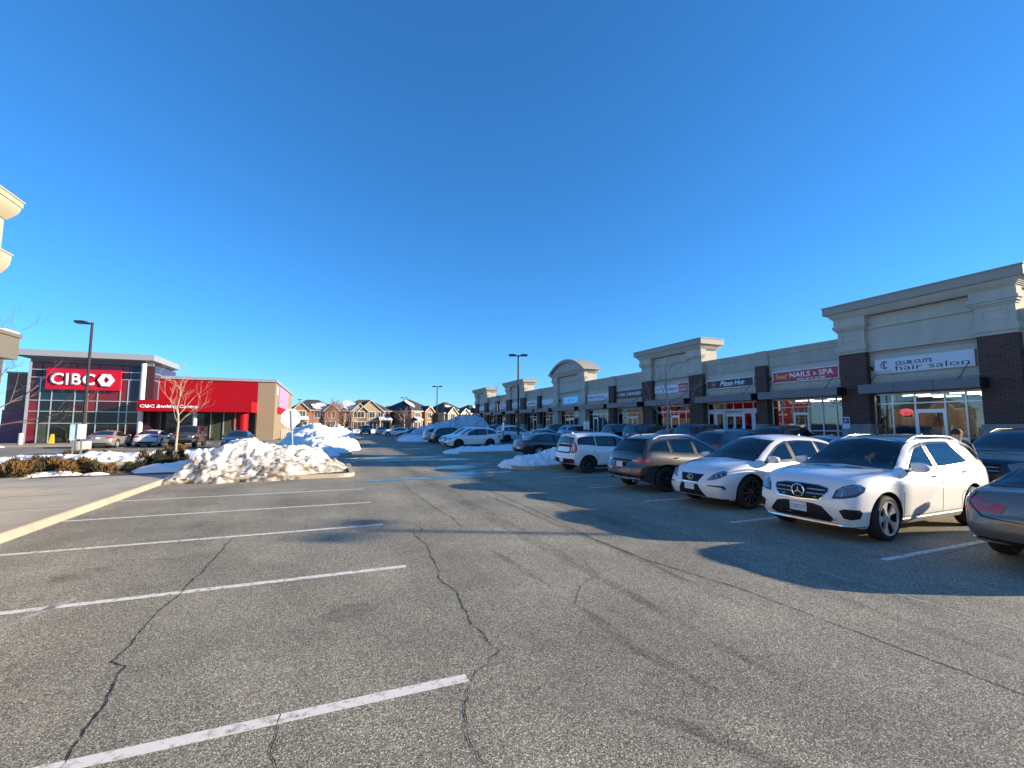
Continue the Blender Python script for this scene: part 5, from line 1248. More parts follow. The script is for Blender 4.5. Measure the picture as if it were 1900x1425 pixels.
for j, (bi, s, c) in enumerate([(8, '- - - -', SCY), (9, 'SUPER', INK), (10, 'salon', SCY), (11, 'PIZZA', SCY), (12, '', None), (13, '', None)]):
    a, b = BAYS[bi]
    nm = ['pale sign with a thin blue line just beyond the arched parapet', 'violet white sign second beyond the arched parapet', 'washed out blue sign under the second farthest raised parapet', 'white sign with blue capitals just beyond the second farthest parapet', 'faint greenish sign beside the farthest raised parapet', 'farthest shop sign, dull white, at the end of the row'][j]
    shop_sign(nm, b-.25, a+.25, 4.62, 5.36, WH if j != 4 else mat('sign_green', (.35, .5, .48), .5), WH, [(s, c, .12, .3, .7, .4, 0, .02)] if c and s != '- - - -' else ())
# accessible parking and other small posts by the shops
def post_sign(label, x, y, h, w_, hh, fc, mk=None, group=None, base=None, face=math.pi, cat='sign', lean=0):
    t = thing('post_sign', label, cat, (x, y, gz(x) if base is None else base), face, group)
    if lean: t.rotation_euler = (0, lean, face)
    mb = MB(); mb.box(-.03, .03, -.03, .03, 0, h); mb.build('post', mat('galvanised', (.33, .34, .35), .45, metal=.5), t)
    mb = MB(); mb.prism([(.035, a, b) for a, b in rrect(-w_/2, w_/2, h-hh, h+.02, .03)], (.012, 0, 0)); p = mb.build('sign_plate', fc, t)
    if mk: mk(t, w_, hh, h)
    return t
def wheel_mark(t, w_, hh, h):
    mb = MB(); mb.prism([(.049, a, b) for a, b in rrect(-w_/2+.03, w_/2-.03, h-hh*.55, h-.03, .02)], (.004, 0, 0)); mb.build('symbol_panel', PLATEB, t)
    mb = MB(); mb.tube([(.056, .07*math.cos(R(q)), h-hh*.38+.07*math.sin(R(q))) for q in range(0, 300, 30)], .012, 5); mb.tube([(.056, .0, h-hh*.30), (.056, .0, h-hh*.14)], .014, 5); mb.build('wheelchair_symbol', WHT, t)
post_sign('small blue and white accessible parking sign in front of the stone pier base', 26.6, 16.0, 1.85, .38, .62, WH, wheel_mark, base=.5)
for k, (x, y) in enumerate([(20.3, 33.1), (20.3, 32.6)]):
    post_sign('left of the two narrow white signs above the boxy car' if k == 0 else 'right of the two narrow white signs above the boxy car', x, y, 2.0, .42, .68, WH)

# ------------------------------------------------------------ the bank
BY = 55.5
bank = thing('bank_building', 'glass fronted bank with red panels and a thin silver overhanging roof', 'building', (-16, BY, 0)); BO = (-16, BY, 0)
def bb(mb, name, m, parent=None, **k): return mb.build(name, m, parent or bank, off=BO, **k)
RED = mat('red_panel', (0.33, 0.004, 0.012), 0.55, spec=.15, var=0.05, vs=1); REDS = mat('red_sign', (0.46, 0.010, 0.035), 0.5, spec=.15); TAN = mat('tan_panel', (0.27, 0.21, 0.145), 0.85, var=0.04, vs=1.5)
SILV = mat('silver_fascia', (0.42, 0.42, 0.43), 0.38, metal=0.35); PURP = mat('purple_brick', (0.30, 0.11, 0.14), 0.7, var=.15, vs=2)
MAR = mat('maroon_pane', (0.035, 0.006, 0.012), 0.04, spec=.5); BLUEP = mat('blue_pane', (0.012, 0.03, 0.05), 0.03, spec=.5); DARKP = mat('dark_pane', (0.010, 0.013, 0.012), 0.03, spec=.5); GREENP = mat('green_pane', (0.05, 0.062, 0.045), 0.04, spec=.5); REDP = mat('red_pane', (0.16, 0.01, 0.018), 0.06, spec=.5); VIOP = mat('violet_pane', (0.04, 0.025, 0.06), 0.04, spec=.5)
xl, xr = -25.95, -17.35; zT = 7.75
mb = MB(); mb.box(xl+.1, xr+.75, BY+.15, 62.5, .15, zT); bb(mb, 'core_wall', mat('bank_dark', (.04, .008, .014), .5))
vx = [xl, -25.1, -24.25, -22.55, -21.6, -20.85, -19.1, -18.5, xr]; hz = [.15, 2.0, 3.12, 4.15, 6.32, 7.05, zT]
zz_ = {0: [REDP, GREENP, DARKP, DARKP, DARKP, DARKP, DARKP, MAR], 1: [REDP, DARKP, DARKP, DARKP, DARKP, DARKP, DARKP, MAR], 2: [REDP, DARKP, DARKP, MAR, REDP, MAR, DARKP, MAR], 3: [MAR, BLUEP, BLUEP, BLUEP, REDP, REDP, REDP, VIOP], 4: [MAR, BLUEP, DARKP, DARKP, DARKP, DARKP, DARKP, VIOP], 5: [MAR]*8}
for i in range(len(hz)-1):
    for j in range(len(vx)-1):
        mb = MB(); mb.box(vx[j]+.03, vx[j+1]-.03, BY+.02, BY+.06, hz[i]+.03, hz[i+1]-.03); bb(mb, 'window_pane', zz_[i][j])
mb = MB()
for k, x in enumerate(vx):
    w_ = .10 if k in (0,) else .035; mb.box(x-w_, x+w_, BY-.05, BY+.10, .15, zT if k in (0, len(vx)-1) else 6.32)
for z in hz[1:-1]:
    for j in range(len(vx)-1): mb.box(vx[j]+.036+(.07 if j == 0 else 0), vx[j+1]-.036, BY-.04, BY+.02, z-.035, z+.035)
bb(mb, 'mullions', ALU)
mb = MB(); mb.box(xl, xr+.75, BY-.06, BY+.3, zT, 8.05); bb(mb, 'soffit_band', mat('grey_band', (.14, .14, .15), .5))
# east return of the tower
mb = MB(); mb.box(xr+.65, xr+.80, BY+.35, 62.5, 4.4, 7.9); bb(mb, 'side_glass', VIOP); mb = MB(); mb.box(xr+.80, xr+.84, BY+.35, 62.4, 6.3, 6.38); mb.box(xr+.80, xr+.84, BY+.35, 62.4, 7.0, 7.07); mb.box(xr+.80, xr+.84, BY+1.6, BY+1.68, 4.4, 6.3); bb(mb, 'mullions', ALU)
# roof slab, tapering to a thin edge
mb = MB(); x0, x1, y0, y1 = -27.0, -16.35, BY-.9, 62.9
mb.box(x0, x1, y0, y1, 8.25, 8.83); mb.mi = 1
v = [(x0+.0, y0, 8.25), (x1, y0, 8.25), (x1, y1, 8.25), (x0, y1, 8.25)]; w2 = [(x0+1.2, BY-.05, 8.05), (x1-.5, BY-.05, 8.05), (x1-.5, y1-.4, 8.05), (x0+1.2, y1-.4, 8.05)]
for i in range(4): mb.poly([v[i], v[(i+1) % 4], w2[(i+1) % 4], w2[i]])
bb(mb, 'roof', [SILV, mat('soffit', (.22, .22, .23), .5)], recalc=False)
mb = MB(); mb.tube([(xr+.05, BY-.25, .15), (xr+.05, BY-.25, 8.0)], .22, 20, cap=False); bb(mb, 'column', mat('white_column', (.72, .72, .72), .4), smooth=True)
mb = MB(); mb.tube([(-12.6, BY-.9, .15), (-12.6, BY-.9, 3.15)], .20, 16, cap=False); bb(mb, 'column', mat('white_column', (.72, .72, .72), .4), smooth=True)
# entrance canopy and red wing
WY = 57.5
mb = MB(); mb.box(-17.05, -7.45, 53.4, WY-.01, 3.17, 4.28); bb(mb, 'entrance_canopy', RED)
mb = MB(); mb.box(-16.55, -7.46, WY, WY+.3, 4.3, 6.70); bb(mb, 'red_wall', RED)
mb = MB()
for z in (5.2, 6.1): mb.box(-16.5, -7.5, WY-.004, WY, z-.01, z+.01)
for x in (-14.5, -12.2, -9.9): mb.box(x-.01, x+.01, WY-.004, WY, 4.3, 5.18)
bb(mb, 'panel_joint', mat('joint_red', (.25, .008, .012), .6))
mb = MB(); mb.box(-7.45, -5.7, WY, 83, .15, 6.70); bb(mb, 'end_wall', TAN)
mb = MB(); mb.box(-16.5, -5.55, WY-.15, 83.2, 6.70, 7.02); bb(mb, 'wing_roof', SILV)
mb = MB(); mb.box(-5.68, -5.60, 61.5, 74, 4.0, 6.5); bb(mb, 'violet_panel', mat('violet_panel', (.46, .25, .42), .5))
mb = MB(); mb.box(-5.66, -5.58, 60.5, 75, 3.2, 4.0); bb(mb, 'red_side_panel', RED)
mb = MB(); mb.box(-5.68, -5.56, 58.6, 59.6, 5.3, 6.3); bb(mb, 'side_logo', mat('pale_logo', (.6, .58, .62), .5))
for i in range(5): 
    mb = MB(); mb.tube([(-5.1, 60+i*2.6, .15), (-5.1, 60+i*2.6, 1.35)], .09, 8); tag(mb.build('bollard', mat('pale_bollard', (.5, .48, .42), .6)), 'pale bollard in the file along the side wall of the bank', 'bollard', 'bollards beside the bank')
mb = MB(); mb.box(-16.5, -7.46, WY+.5, WY+.6, .15, 4.3); bb(mb, 'wing_window', GREENP)
mb = MB()
for x in (-16.4, -14.9, -13.4, -11.9, -10.7, -9.6, -8.6, -7.6): mb.box(x-.04, x+.04, WY+.40, WY+.5, .15, 3.3)
bb(mb, 'mullions', ALU)
mb = MB(); mb.box(-15.6, -12.4, WY+.30, WY+.39, .15, 3.2); bb(mb, 'entrance_door', DARKP)
mb = MB(); mb.tube([(-8.35, 54.6, .15), (-8.35, 54.6, 3.17)], .52, 24, cap=False); bb(mb, 'red_column', RED, smooth=True)
mb = MB(); mb.box(-9.8, -9.1, WY+.42, WY+.48, 1.6, 2.6); bb(mb, 'window_poster', REDP); mb = MB(); mb.box(-9.1, -8.7, 56.5, 56.6, .3, 1.3); bb(mb, 'notice_board', WHT)
# wing to the left
mb = MB(); mb.box(-29.2, -26.06, 59, 72, 3.3, 6.9); bb(mb, 'west_brick_wall', brick_mat('brown_brick', (.36, .19, .14), (.24, .14, .11), (.36, .32, .28))); mb = MB(); mb.box(-29.3, -26.07, 58.9, 72.1, .1, 3.3); bb(mb, 'west_base_wall', PURP); mb = MB(); mb.box(-29.3, -26.07, 58.9, 72, 6.9, 7.05); bb(mb, 'west_coping', SILV)
# bank signs
sg = thing('bank_sign', 'large red sign with thick white capitals and hexagonal emblem on the glass front', 'sign', (-21.85, BY-.1, 5.15)); so = sg.location.copy()
mb = MB(); mb.box(-24.58, -19.05, BY-.45, BY-.09, 5.17, 7.18); mb.build('sign_board', REDS, sg, off=so)
WL = mat('raised_letter_white', (0.80, 0.80, 0.82), 0.5)
text_obj('lettering', 'CIBC', WL, sg, (-24.25, BY-.455, 5.62), (1, 0, 0), (0, 0, 1), 3.25, 1.12, .12, 0, .022, so, space=1.08)
def hexlogo(par, off, x0, z0, s, y):
    # hollow lozenge made of two folded bands
    o = [(0, .5), (.30, 1), (.78, 1), (1.1, .5), (.78, 0), (.30, 0)]; h = [(.33, .5), (.55, .80), (.77, .5), (.55, .20)]
    L_ = [o[0], o[1], (.55, 1), h[1], h[0]]; L2 = [o[0], h[0], h[3], (.55, 0), o[5]]; R_1 = [(.55, 1), o[2], o[3], h[2], h[1]]; R_2 = [h[3], h[2], o[3], o[4], (.55, 0)]
    for k, (P, m, q) in enumerate(((L_, WL, 0), (L2, WL, .0), (R_1, mat('letter_grey', (.62, .62, .66), .5), 0), (R_2, WL, 0))):
        mb = MB(); mb.prism([(x0+a*s, y-.16-k*.002, z0+b*s) for a, b in P], (0, .16+k*.002, 0)); mb.build('emblem', m, par, off=off)
hexlogo(sg, so, -20.75, 5.58, 1.18, BY-.455)
es = thing('entrance_sign', 'small white lettering on the red entrance canopy', 'sign', (-14.6, 53.3, 3.5)); eo = es.location.copy()
text_obj('lettering', 'CIBC Banking Centre', WL, es, (-16.85, 53.38, 3.42), (1, 0, 0), (0, 0, 1), 4.7, .40, .04, 0, .03, eo)
def bollard(label, x, y, h=1.15, r=.16):
    mb = MB(); mb.lathe([(0, 0), (r, 0), (r, h-.08), (r*.7, h), (0, h)], 14, Matrix.Translation((x, y, .0))); o = mb.build('bollard', mat('pale_bollard', (.5, .48, .42), .6), smooth=True); return tag(o, label, 'bollard')
bollard('single pale bollard before the left corner of the glass bank', -24.5, 52.0)
mb = MB(); mb.prism([(-23.68, 54.3, .15), (-23.32, 54.3, .15), (-23.42, 54.4, 1.0), (-23.58, 54.4, 1.0)], (0, .2, 0)); tag(mb.build('wet_floor_sign', mat('sign_amber', (.65, .45, .03), .5)), 'yellow folding floor sign standing outside the bank glass', 'floor sign')

# ------------------------------------------------------------ building at the left edge
lb = thing('corner_building', 'cream stucco building with stepped cornices cut off by the left edge', 'building', (-9.3, 17.9, 0)); lo = lb.location.copy()
CREAM = mat('stucco_cream', (0.44, 0.38, 0.27), 0.9, var=.04, vs=2, bump=.06, bs=120)
def lbx(mb, n, m): return mb.build(n, m, lb, off=lo)
mb = MB(); mb.box(-16, -9.3, 13.4, 17.9, 4.6, 8.2); mb.box(-22, -9.42, -12, 13.4, .15, 6.4); mb.box(-16, -9.38, 13.4, 17.8, .15, 4.6); lbx(mb, 'wall', CREAM)
for z0, z1, n, e0, e1, cap in ((8.12, 8.62, 16, .02, .24, (8.62, 8.82, .27)), (6.42, 6.88, 14, .0, .16, (6.88, 7.10, .17))):
    mb = MB()
    for i in range(n):
        o = e0+(e1-e0)*math.sin((i+1)/n*math.pi/2); za = z0+(z1-z0)*i/n; mb.box(-16.4, -9.3+o, 13.3-o, 17.9+o, za, za+(z1-z0)/n)
    lbx(mb, 'cornice', CREAM); mb = MB(); mb.box(-16.5, -9.3+cap[2], 13.2-cap[2], 17.9+cap[2], cap[0], cap[1]-.04); mb.box(-16.5, -9.3+cap[2]+.03, 13.2-cap[2], 17.93+cap[2], cap[1]-.04, cap[1]); lbx(mb, 'cornice_cap', CREAM)
mb = MB(); mb.box(-9.29, -8.1, 11, 16.72, 3.72, 4.34); mb.box(-9.29, -8.06, 10.9, 16.76, 4.34, 4.44); lbx(mb, 'canopy', mat('canopy_grey', (.15, .142, .115), .6)); 
mb = MB(); mb.box(-8.6, -8.12, 16.1, 16.72, 4.445, 4.50); tag(mb.build('snow_cover', SNOW, lb, off=lo))
# ------------------------------------------------------------ street lamps
POLE = mat('pole_bronze', (0.045, 0.038, 0.034), 0.5, metal=.3); LENS = mat('lamp_diffuser', (.4, .4, .38), .4)
BASEC = mat('lamp_base_concrete', (0.42, 0.40, 0.36), 0.9, var=.15, vs=3, bump=.3, bs=30)
def street_lamp(label, x, y, heads=2, h=8.5, rz=0.0, base=True, hh=.85):
    t = thing('street_lamp', label, 'street lamp', (x, y, gz(x)), rz, 'twin headed lot lamps' if heads == 2 else None)
    mb = MB(); mb.tube([(0, 0, .7), (0, 0, h)], [.105, .075], 8); mb.build('pole', POLE, t, smooth=True, ang=30)
    mb = MB(); mb.lathe([(0, 0), (.46, 0), (.46, hh-.06), (.42, hh), (.0, hh)], 20); mb.build('lamp_base', BASEC, t, smooth=True)
    mb = MB(); mb.box(-.16, .16, -.16, .16, hh, hh+.03); mb.build('base_plate', POLE, t)
    for s in ((-1, 1) if heads == 2 else (-1,)):
        mb = MB(); mb.tube([(0, 0, h-.12), (s*.25, 0, h-.06)], .05, 6)
        mb.prism([(s*.22, -.20, h-.12), (s*.22, -.20, h+.02), (s*.45, -.22, h+.06), (s*.88, -.17, h+.05), (s*.92, -.15, h-.03), (s*.88, -.17, h-.09), (s*.5, -.2, h-.12)], (0, .42, 0))
        hd = mb.build('lamp_head', POLE, t); mb = MB(); mb.box(min(s*.36, s*.84), max(s*.36, s*.84), -.15, .17, h-.135, h-.118); mb.build('diffuser', LENS, hd)
    return t
street_lamp('single headed bronze lamp on a pale drum base in front of the bank sign', -14.6, 37.3, 1, 8.6)
street_lamp('nearest twin headed lamp rising behind the white cars before the shop row', 16.7, 39.2, 2, 8.5, R(-22))
street_lamp('slim twin headed lamp above the snow mountain', 17.6, 77.8, 2, 8.5, R(-15))
street_lamp('distant twin headed lamp before the dark brick corner house', 17.6, 115, 2, 8.5, R(-10))
street_lamp('distant lamp seen end-on beside the red brick house gable', -7.2, 132, 2, 8.5, R(70))
street_lamp('lamp at the near end of the shop row that throws its shadow over the lane', 29.6, -5.3, 2, 8.5, R(60))

# ------------------------------------------------------------ bare trees
BARK = mat('bark_grey', (0.22, 0.185, 0.155), 0.9, var=.25, vs=6); BARKL = mat('bark_pale', (0.40, 0.31, 0.235), 0.9, var=.2, vs=5); BARKP = mat('bark_purple', (0.15, 0.10, 0.10), 0.9, var=.2, vs=5)
LEAFB = mat('dry_leaf', (0.20, 0.095, 0.045), 0.8, var=.5, vs=5)
def tree(label, x, y, h, spread, seed, bark=BARK, trunk_r=.07, fork=.38, leaves=0, depth=5, base=None, lean=(0, 0), dens=3, up=.55):
    rnd = random.Random(seed); z = gz(x) if base is None else base
    t = thing('bare_tree', label, 'tree', (x, y, z)); tm = MB(); bm_ = MB(); tips = []
    top = Vector((lean[0], lean[1], h*fork)); P = [Vector((0, 0, -.1)), top*.5+Vector((rnd.uniform(-.04, .04), rnd.uniform(-.04, .04), 0)), top]
    lead = [top]; q = top.copy()
    for i in range(5):
        q = q+Vector((rnd.uniform(-.07, .07)*h*.2, rnd.uniform(-.07, .07)*h*.2, h*(1-fork)*.16)); lead.append(q.copy())
    tm.tube(P+lead[1:], [trunk_r*1.25, trunk_r*1.05, trunk_r]+[trunk_r*(1-.15*(i+1)) for i in range(5)], 8); tm.build('trunk', bark, t, smooth=True, ang=60)
    def grow(p, d, L_, r, k):
        n = 3; pts = [p]; rr = [r]; d = d.copy()
        for i in range(n):
            d = (d+Vector((rnd.uniform(-.16, .16), rnd.uniform(-.16, .16), rnd.uniform(-.02, .16)))).normalized(); pts.append(pts[-1]+d*L_/n); rr.append(r*(1-.2*(i+1)))
        bm_.tube(pts, rr, 5 if r > .012 else 3, cap=False); tips.append(pts[-1])
        if k <= 0: return
        for i in range(rnd.choice((2, 3)) if k > 1 else dens):
            q = pts[rnd.choice((1, 2, 3))]; a = rnd.uniform(0, 2*math.pi); sp_ = rnd.uniform(.35, .85)
            u = d.cross(Vector((math.cos(a), math.sin(a), .3))).normalized(); nd = (d+u*sp_).normalized(); nd.z = nd.z*.8+.12
            grow(q, nd.normalized(), L_*rnd.uniform(.5, .78), r*.55, k-1)
    nb = 9
    for i in range(nb):
        s = i/(nb-1); p = (P[2]*(1-0)).lerp(lead[min(5, int(s*5))], 1.0) if s > .05 else P[2]
        p = lead[min(5, int(s*5.01))]; a = i*2.4+rnd.uniform(-.4, .4); el = up+(1.2-up)*s*.8
        d = Vector((math.cos(a)*math.cos(el), math.sin(a)*math.cos(el), math.sin(el))); grow(p, d, spread*(1.0-.55*s)*rnd.uniform(.75, 1.05), trunk_r*.42*(1-.4*s), depth-2)
    bm_.build('branches', bark, t, recalc=False)
    if leaves:
        lm = MB()
        for i in range(leaves):
            p = rnd.choice(tips)+Vector((rnd.uniform(-.25, .25), rnd.uniform(-.25, .25), rnd.uniform(-.25, .2))); s = rnd.uniform(.03, .07)
            a = Vector((rnd.uniform(-1, 1), rnd.uniform(-1, 1), rnd.uniform(-1, 1))).normalized()*s; b = a.orthogonal().normalized()*s*.7; lm.poly([p-a, p+b, p+a, p-b])
        lm.build('dry_leaves', LEAFB, t, recalc=False)
    return t
tree('young pale barked tree with upswept bare limbs in front of the red bank wing', -6.4, 25.0, 4.3, 1.55, 4, BARKL, .05, .44, base=.05, up=.75, dens=3)
tree('dense small tree keeping its brown leaves on the white snow bank', .25, 45, 3.3, 1.7, 8, BARKL, .05, .28, leaves=1300, dens=4, base=.2)
tree('second leaf clad small tree just behind the first on the snow bank', 1.0, 49, 3.2, 1.6, 18, BARKL, .045, .30, leaves=900, dens=3, base=.1)
tree('bare grey tree in front of the walk-in clinic sign', 17.9, 20.3, 5.9, 2.1, 12, mat('bark_mid', (.30, .265, .23), .9), .07, .36, dens=3, up=.5)
tree('thin leaning bare tree before the second farthest parapet', 15.4, 41.8, 6.1, 1.5, 21, BARK, .05, .50, lean=(.1, 0), dens=2, up=1.0)
tree('twiggy purple brown tree spreading in from the left edge before the bank', -19.6, 38.5, 8.0, 3.6, 33, BARKP, .13, .22, depth=6, dens=4, up=.25)
tree('low twisted bare tree against the dark side of the brick corner house', 17.0, 110, 5.0, 3.0, 41, BARKL, .12, .3, dens=3)
def conifer(label, x, y, h, r, seed):
    rnd = random.Random(seed); t = thing('conifer', label, 'tree', (x, y, 0)); mb = MB(); mb.tube([(0, 0, 0), (0, 0, h*.95)], [.16, .03], 7); mb.build('trunk', BARK, t)
    mb = MB()
    for i in range(2600):
        s = rnd.random()**.7; z = .4+(h-.4)*(1-s); a = rnd.uniform(0, 2*math.pi); q = r*s*rnd.uniform(.45, 1.08); p = Vector((math.cos(a)*q, math.sin(a)*q, z))
        d = Vector((math.cos(a), math.sin(a), rnd.uniform(-.4, .3)))*rnd.uniform(.15, .35); u = Vector((-math.sin(a), math.cos(a), rnd.uniform(-.4, .4)))*.09; mb.mi = rnd.choice((0, 0, 1)); mb.poly([p-u, p+d, p+u])
    mb.build('crown', [mat('needle_dark', (.03, .045, .02), .9), mat('needle_brown', (.10, .075, .035), .9)], t, recalc=False)
conifer('dark evergreen beyond the left side of the bank', -42, 80, 6.2, 2.6, 1); conifer('second rounder evergreen left of the bank edge', -47.5, 84, 5.2, 3.0, 2)
# ------------------------------------------------------------ junipers
JM = [mat('juniper_olive', (.085, .078, .026), .9), mat('juniper_ochre', (.20, .105, .03), .9), mat('juniper_dark', (.028, .034, .014), .9)]
def shrub(label, x, y, rx, ry, h, seed, n=2600, ochre=.35, dark=.3, L_=.16):
    rnd = random.Random(seed); t = thing('juniper_shrub', label, 'shrub', (x, y, .1)); mb = MB(); st = MB()
    lob = [(rnd.uniform(-.75, .75)*rx, rnd.uniform(-.7, .7)*ry, rnd.uniform(.6, 1.0)) for _ in range(11)]
    for lx, ly, lh in lob: st.tube([(lx*.3, ly*.3, -.1), (lx, ly, h*lh*.6)], [.02, .008], 4)
    st.build('stem', BARK, t)
    for i in range(n):
        lx, ly, lh = rnd.choice(lob); a = rnd.uniform(0, 2*math.pi); e = rnd.uniform(-.1, 1.5); q = rnd.uniform(.5, 1.0)**.5
        d = Vector((math.cos(a)*math.cos(e), math.sin(a)*math.cos(e), math.sin(e))); p = Vector((lx+d.x*rx*.36*q, ly+d.y*ry*.42*q, max(.0, d.z*h*lh*q)))
        out = (d+Vector((rnd.uniform(-.5, .5), rnd.uniform(-.5, .5), rnd.uniform(-.1, .6)))).normalized(); l = L_*rnd.uniform(.5, 1.2); s_ = out.cross(Vector((rnd.uniform(-1, 1), rnd.uniform(-1, 1), 1))).normalized()*l*.14
        c = noise.noise(Vector((p.x*2.2+seed, p.y*2.2, p.z*3)))+rnd.uniform(-.35, .35); mb.mi = 1 if c > .35-ochre else (2 if c < -.45+dark else 0)
        mb.poly([p-s_, p+out*l, p+s_]); 
        if i % 2: 
            o2 = (out+s_.normalized()*.6).normalized(); mb.poly([p+out*l*.3, p+out*l*.3+o2*l*.6, p+out*l*.45])
    mb.build('foliage', JM, t, recalc=False)
shrub('bronze tipped juniper at the left edge of the planting bed', -10.3, 21.1, 1.2, .75, .62, 1, 5200, .5, .25)
shrub('olive juniper between the bronze one and the dark one', -9.3, 21.6, .95, .9, .68, 2, 4600, .3, .3)
shrub('olive and ochre juniper at the right end of the left clump', -8.3, 21.25, .70, .6, .55, 3, 3800, .42, .25)
shrub('sparse straggly reddish juniper sprig beside the asphalt gap', -7.5, 21.0, .32, .3, .38, 4, 700, .5, .1)
shrub('dark rusty topped shrub beside the young tree and dirty snow heap', -6.15, 22.3, .85, .55, .78, 5, 4200, .12, .5)
shrub('low dark shrub creeping left of the rusty topped one', -6.9, 22.1, .55, .4, .32, 6, 1500, .0, .6)
shrub('far low bush at the left tip of the snow strip', -14.9, 27.9, 1.0, .6, .5, 7, 1800, .3, .3)
shrub('brown low bush beside the lamp drum base', -12.9, 33.6, 1.2, .5, .35, 8, 1500, .5, .1)
shrub('small brown bush in the snow strip under the young tree', -7.8, 30.3, .7, .5, .75, 9, 1500, .5, .2)

# ------------------------------------------------------------ signs standing free
post_sign('pair height white backed sign on a thin post before the lamp drum', -11.5, 29.3, 1.92, .36, .74, WH, face=-math.pi/2)
post_sign('white backed sign beside the thin post, slightly wider', -11.84, 29.35, 1.90, .30, .78, mat('sign_back_teal', (.45, .62, .62), .5), face=-math.pi/2)
st = thing('stop_sign', 'leaning octagonal sign showing its blank white back above the dirty snow heap', 'sign', (-1.28, 20.35, .75), math.pi/2); st.rotation_euler = (R(0), 0, math.pi/2+.38)
mb = MB(); mb.tube([(0, 0, 0), (.0, .13, 1.72)], .022, 6); mb.prism([(-.03, .02, 0), (.03, .02, 0), (.03, .15, 1.75), (-.03, .15, 1.75)], (0, -.035, 0)); mb.build('post', mat('galvanised', (.33, .34, .35), .45, metal=.5), st)
mb = MB(); mb.prism([(.035, .13+.395*math.cos(R(q)), 1.44+.395*math.sin(R(q))) for q in [22.5+45*i for i in range(8)]], (.008, 0, 0)); mb.build('sign_plate', [mat('sign_back', (.78, .77, .70), .55)], st)
mb = MB(); mb.prism([(.0445, .13+.38*math.cos(R(q)), 1.44+.38*math.sin(R(q))) for q in [22.5+45*i for i in range(8)]], (.003, 0, 0)); mb.build('sign_face', SR, st)
text_obj('lettering', 'STOP', WHT, st, (.05, -.13, 1.33), (0, 1, 0), (0, 0, 1), .52, .23, .002)
t = thing('post_sign', 'white rectangular sign on two dark legs in the low snow patch', 'sign', (11.6, 29.9, .2), math.pi)
for s in (-1, 1):
    mb = MB(); mb.tube([(0, s*.12, 0), (0, s*.07, 1.5)], .022, 5); mb.build('leg', TRIM, t)
mb = MB(); mb.box(.02, .035, -.17, .17, 1.30, 1.88); mb.build('sign_plate', WHT, t)

# ------------------------------------------------------------ houses
ROOF = mat('shingle_dark', (0.055, 0.055, 0.06), 0.9, var=.25, vs=2); ROOFB = mat('shingle_brown', (0.085, 0.07, 0.055), 0.9, var=.25, vs=2)
BR_R = brick_mat('red_brick', (0.42, 0.18, 0.10), (0.34, 0.14, 0.08), (0.3, 0.25, 0.2)); BR_B = brick_mat('tan_brick', (0.54, 0.38, 0.25), (0.46, 0.32, 0.21), (0.4, 0.35, 0.28)); BR_D = brick_mat('brown_red_brick', (0.40, 0.18, 0.09), (0.32, 0.14, 0.075), (0.25, 0.2, 0.17)); BR_W = brick_mat('pale_stone', (0.50, 0.43, 0.32), (0.42, 0.36, 0.28), (0.5, 0.45, 0.38))
HTRIM = mat('house_trim', (0.52, 0.48, 0.41), 0.6); HGL = mat('house_glass', (0.05, 0.055, 0.06), 0.08, spec=.8); GAR = mat('garage_white', (0.62, 0.60, 0.55), 0.6); SNR = mat('roof_snow', (0.82, 0.84, 0.87), 0.8, bump=.4, bs=3)
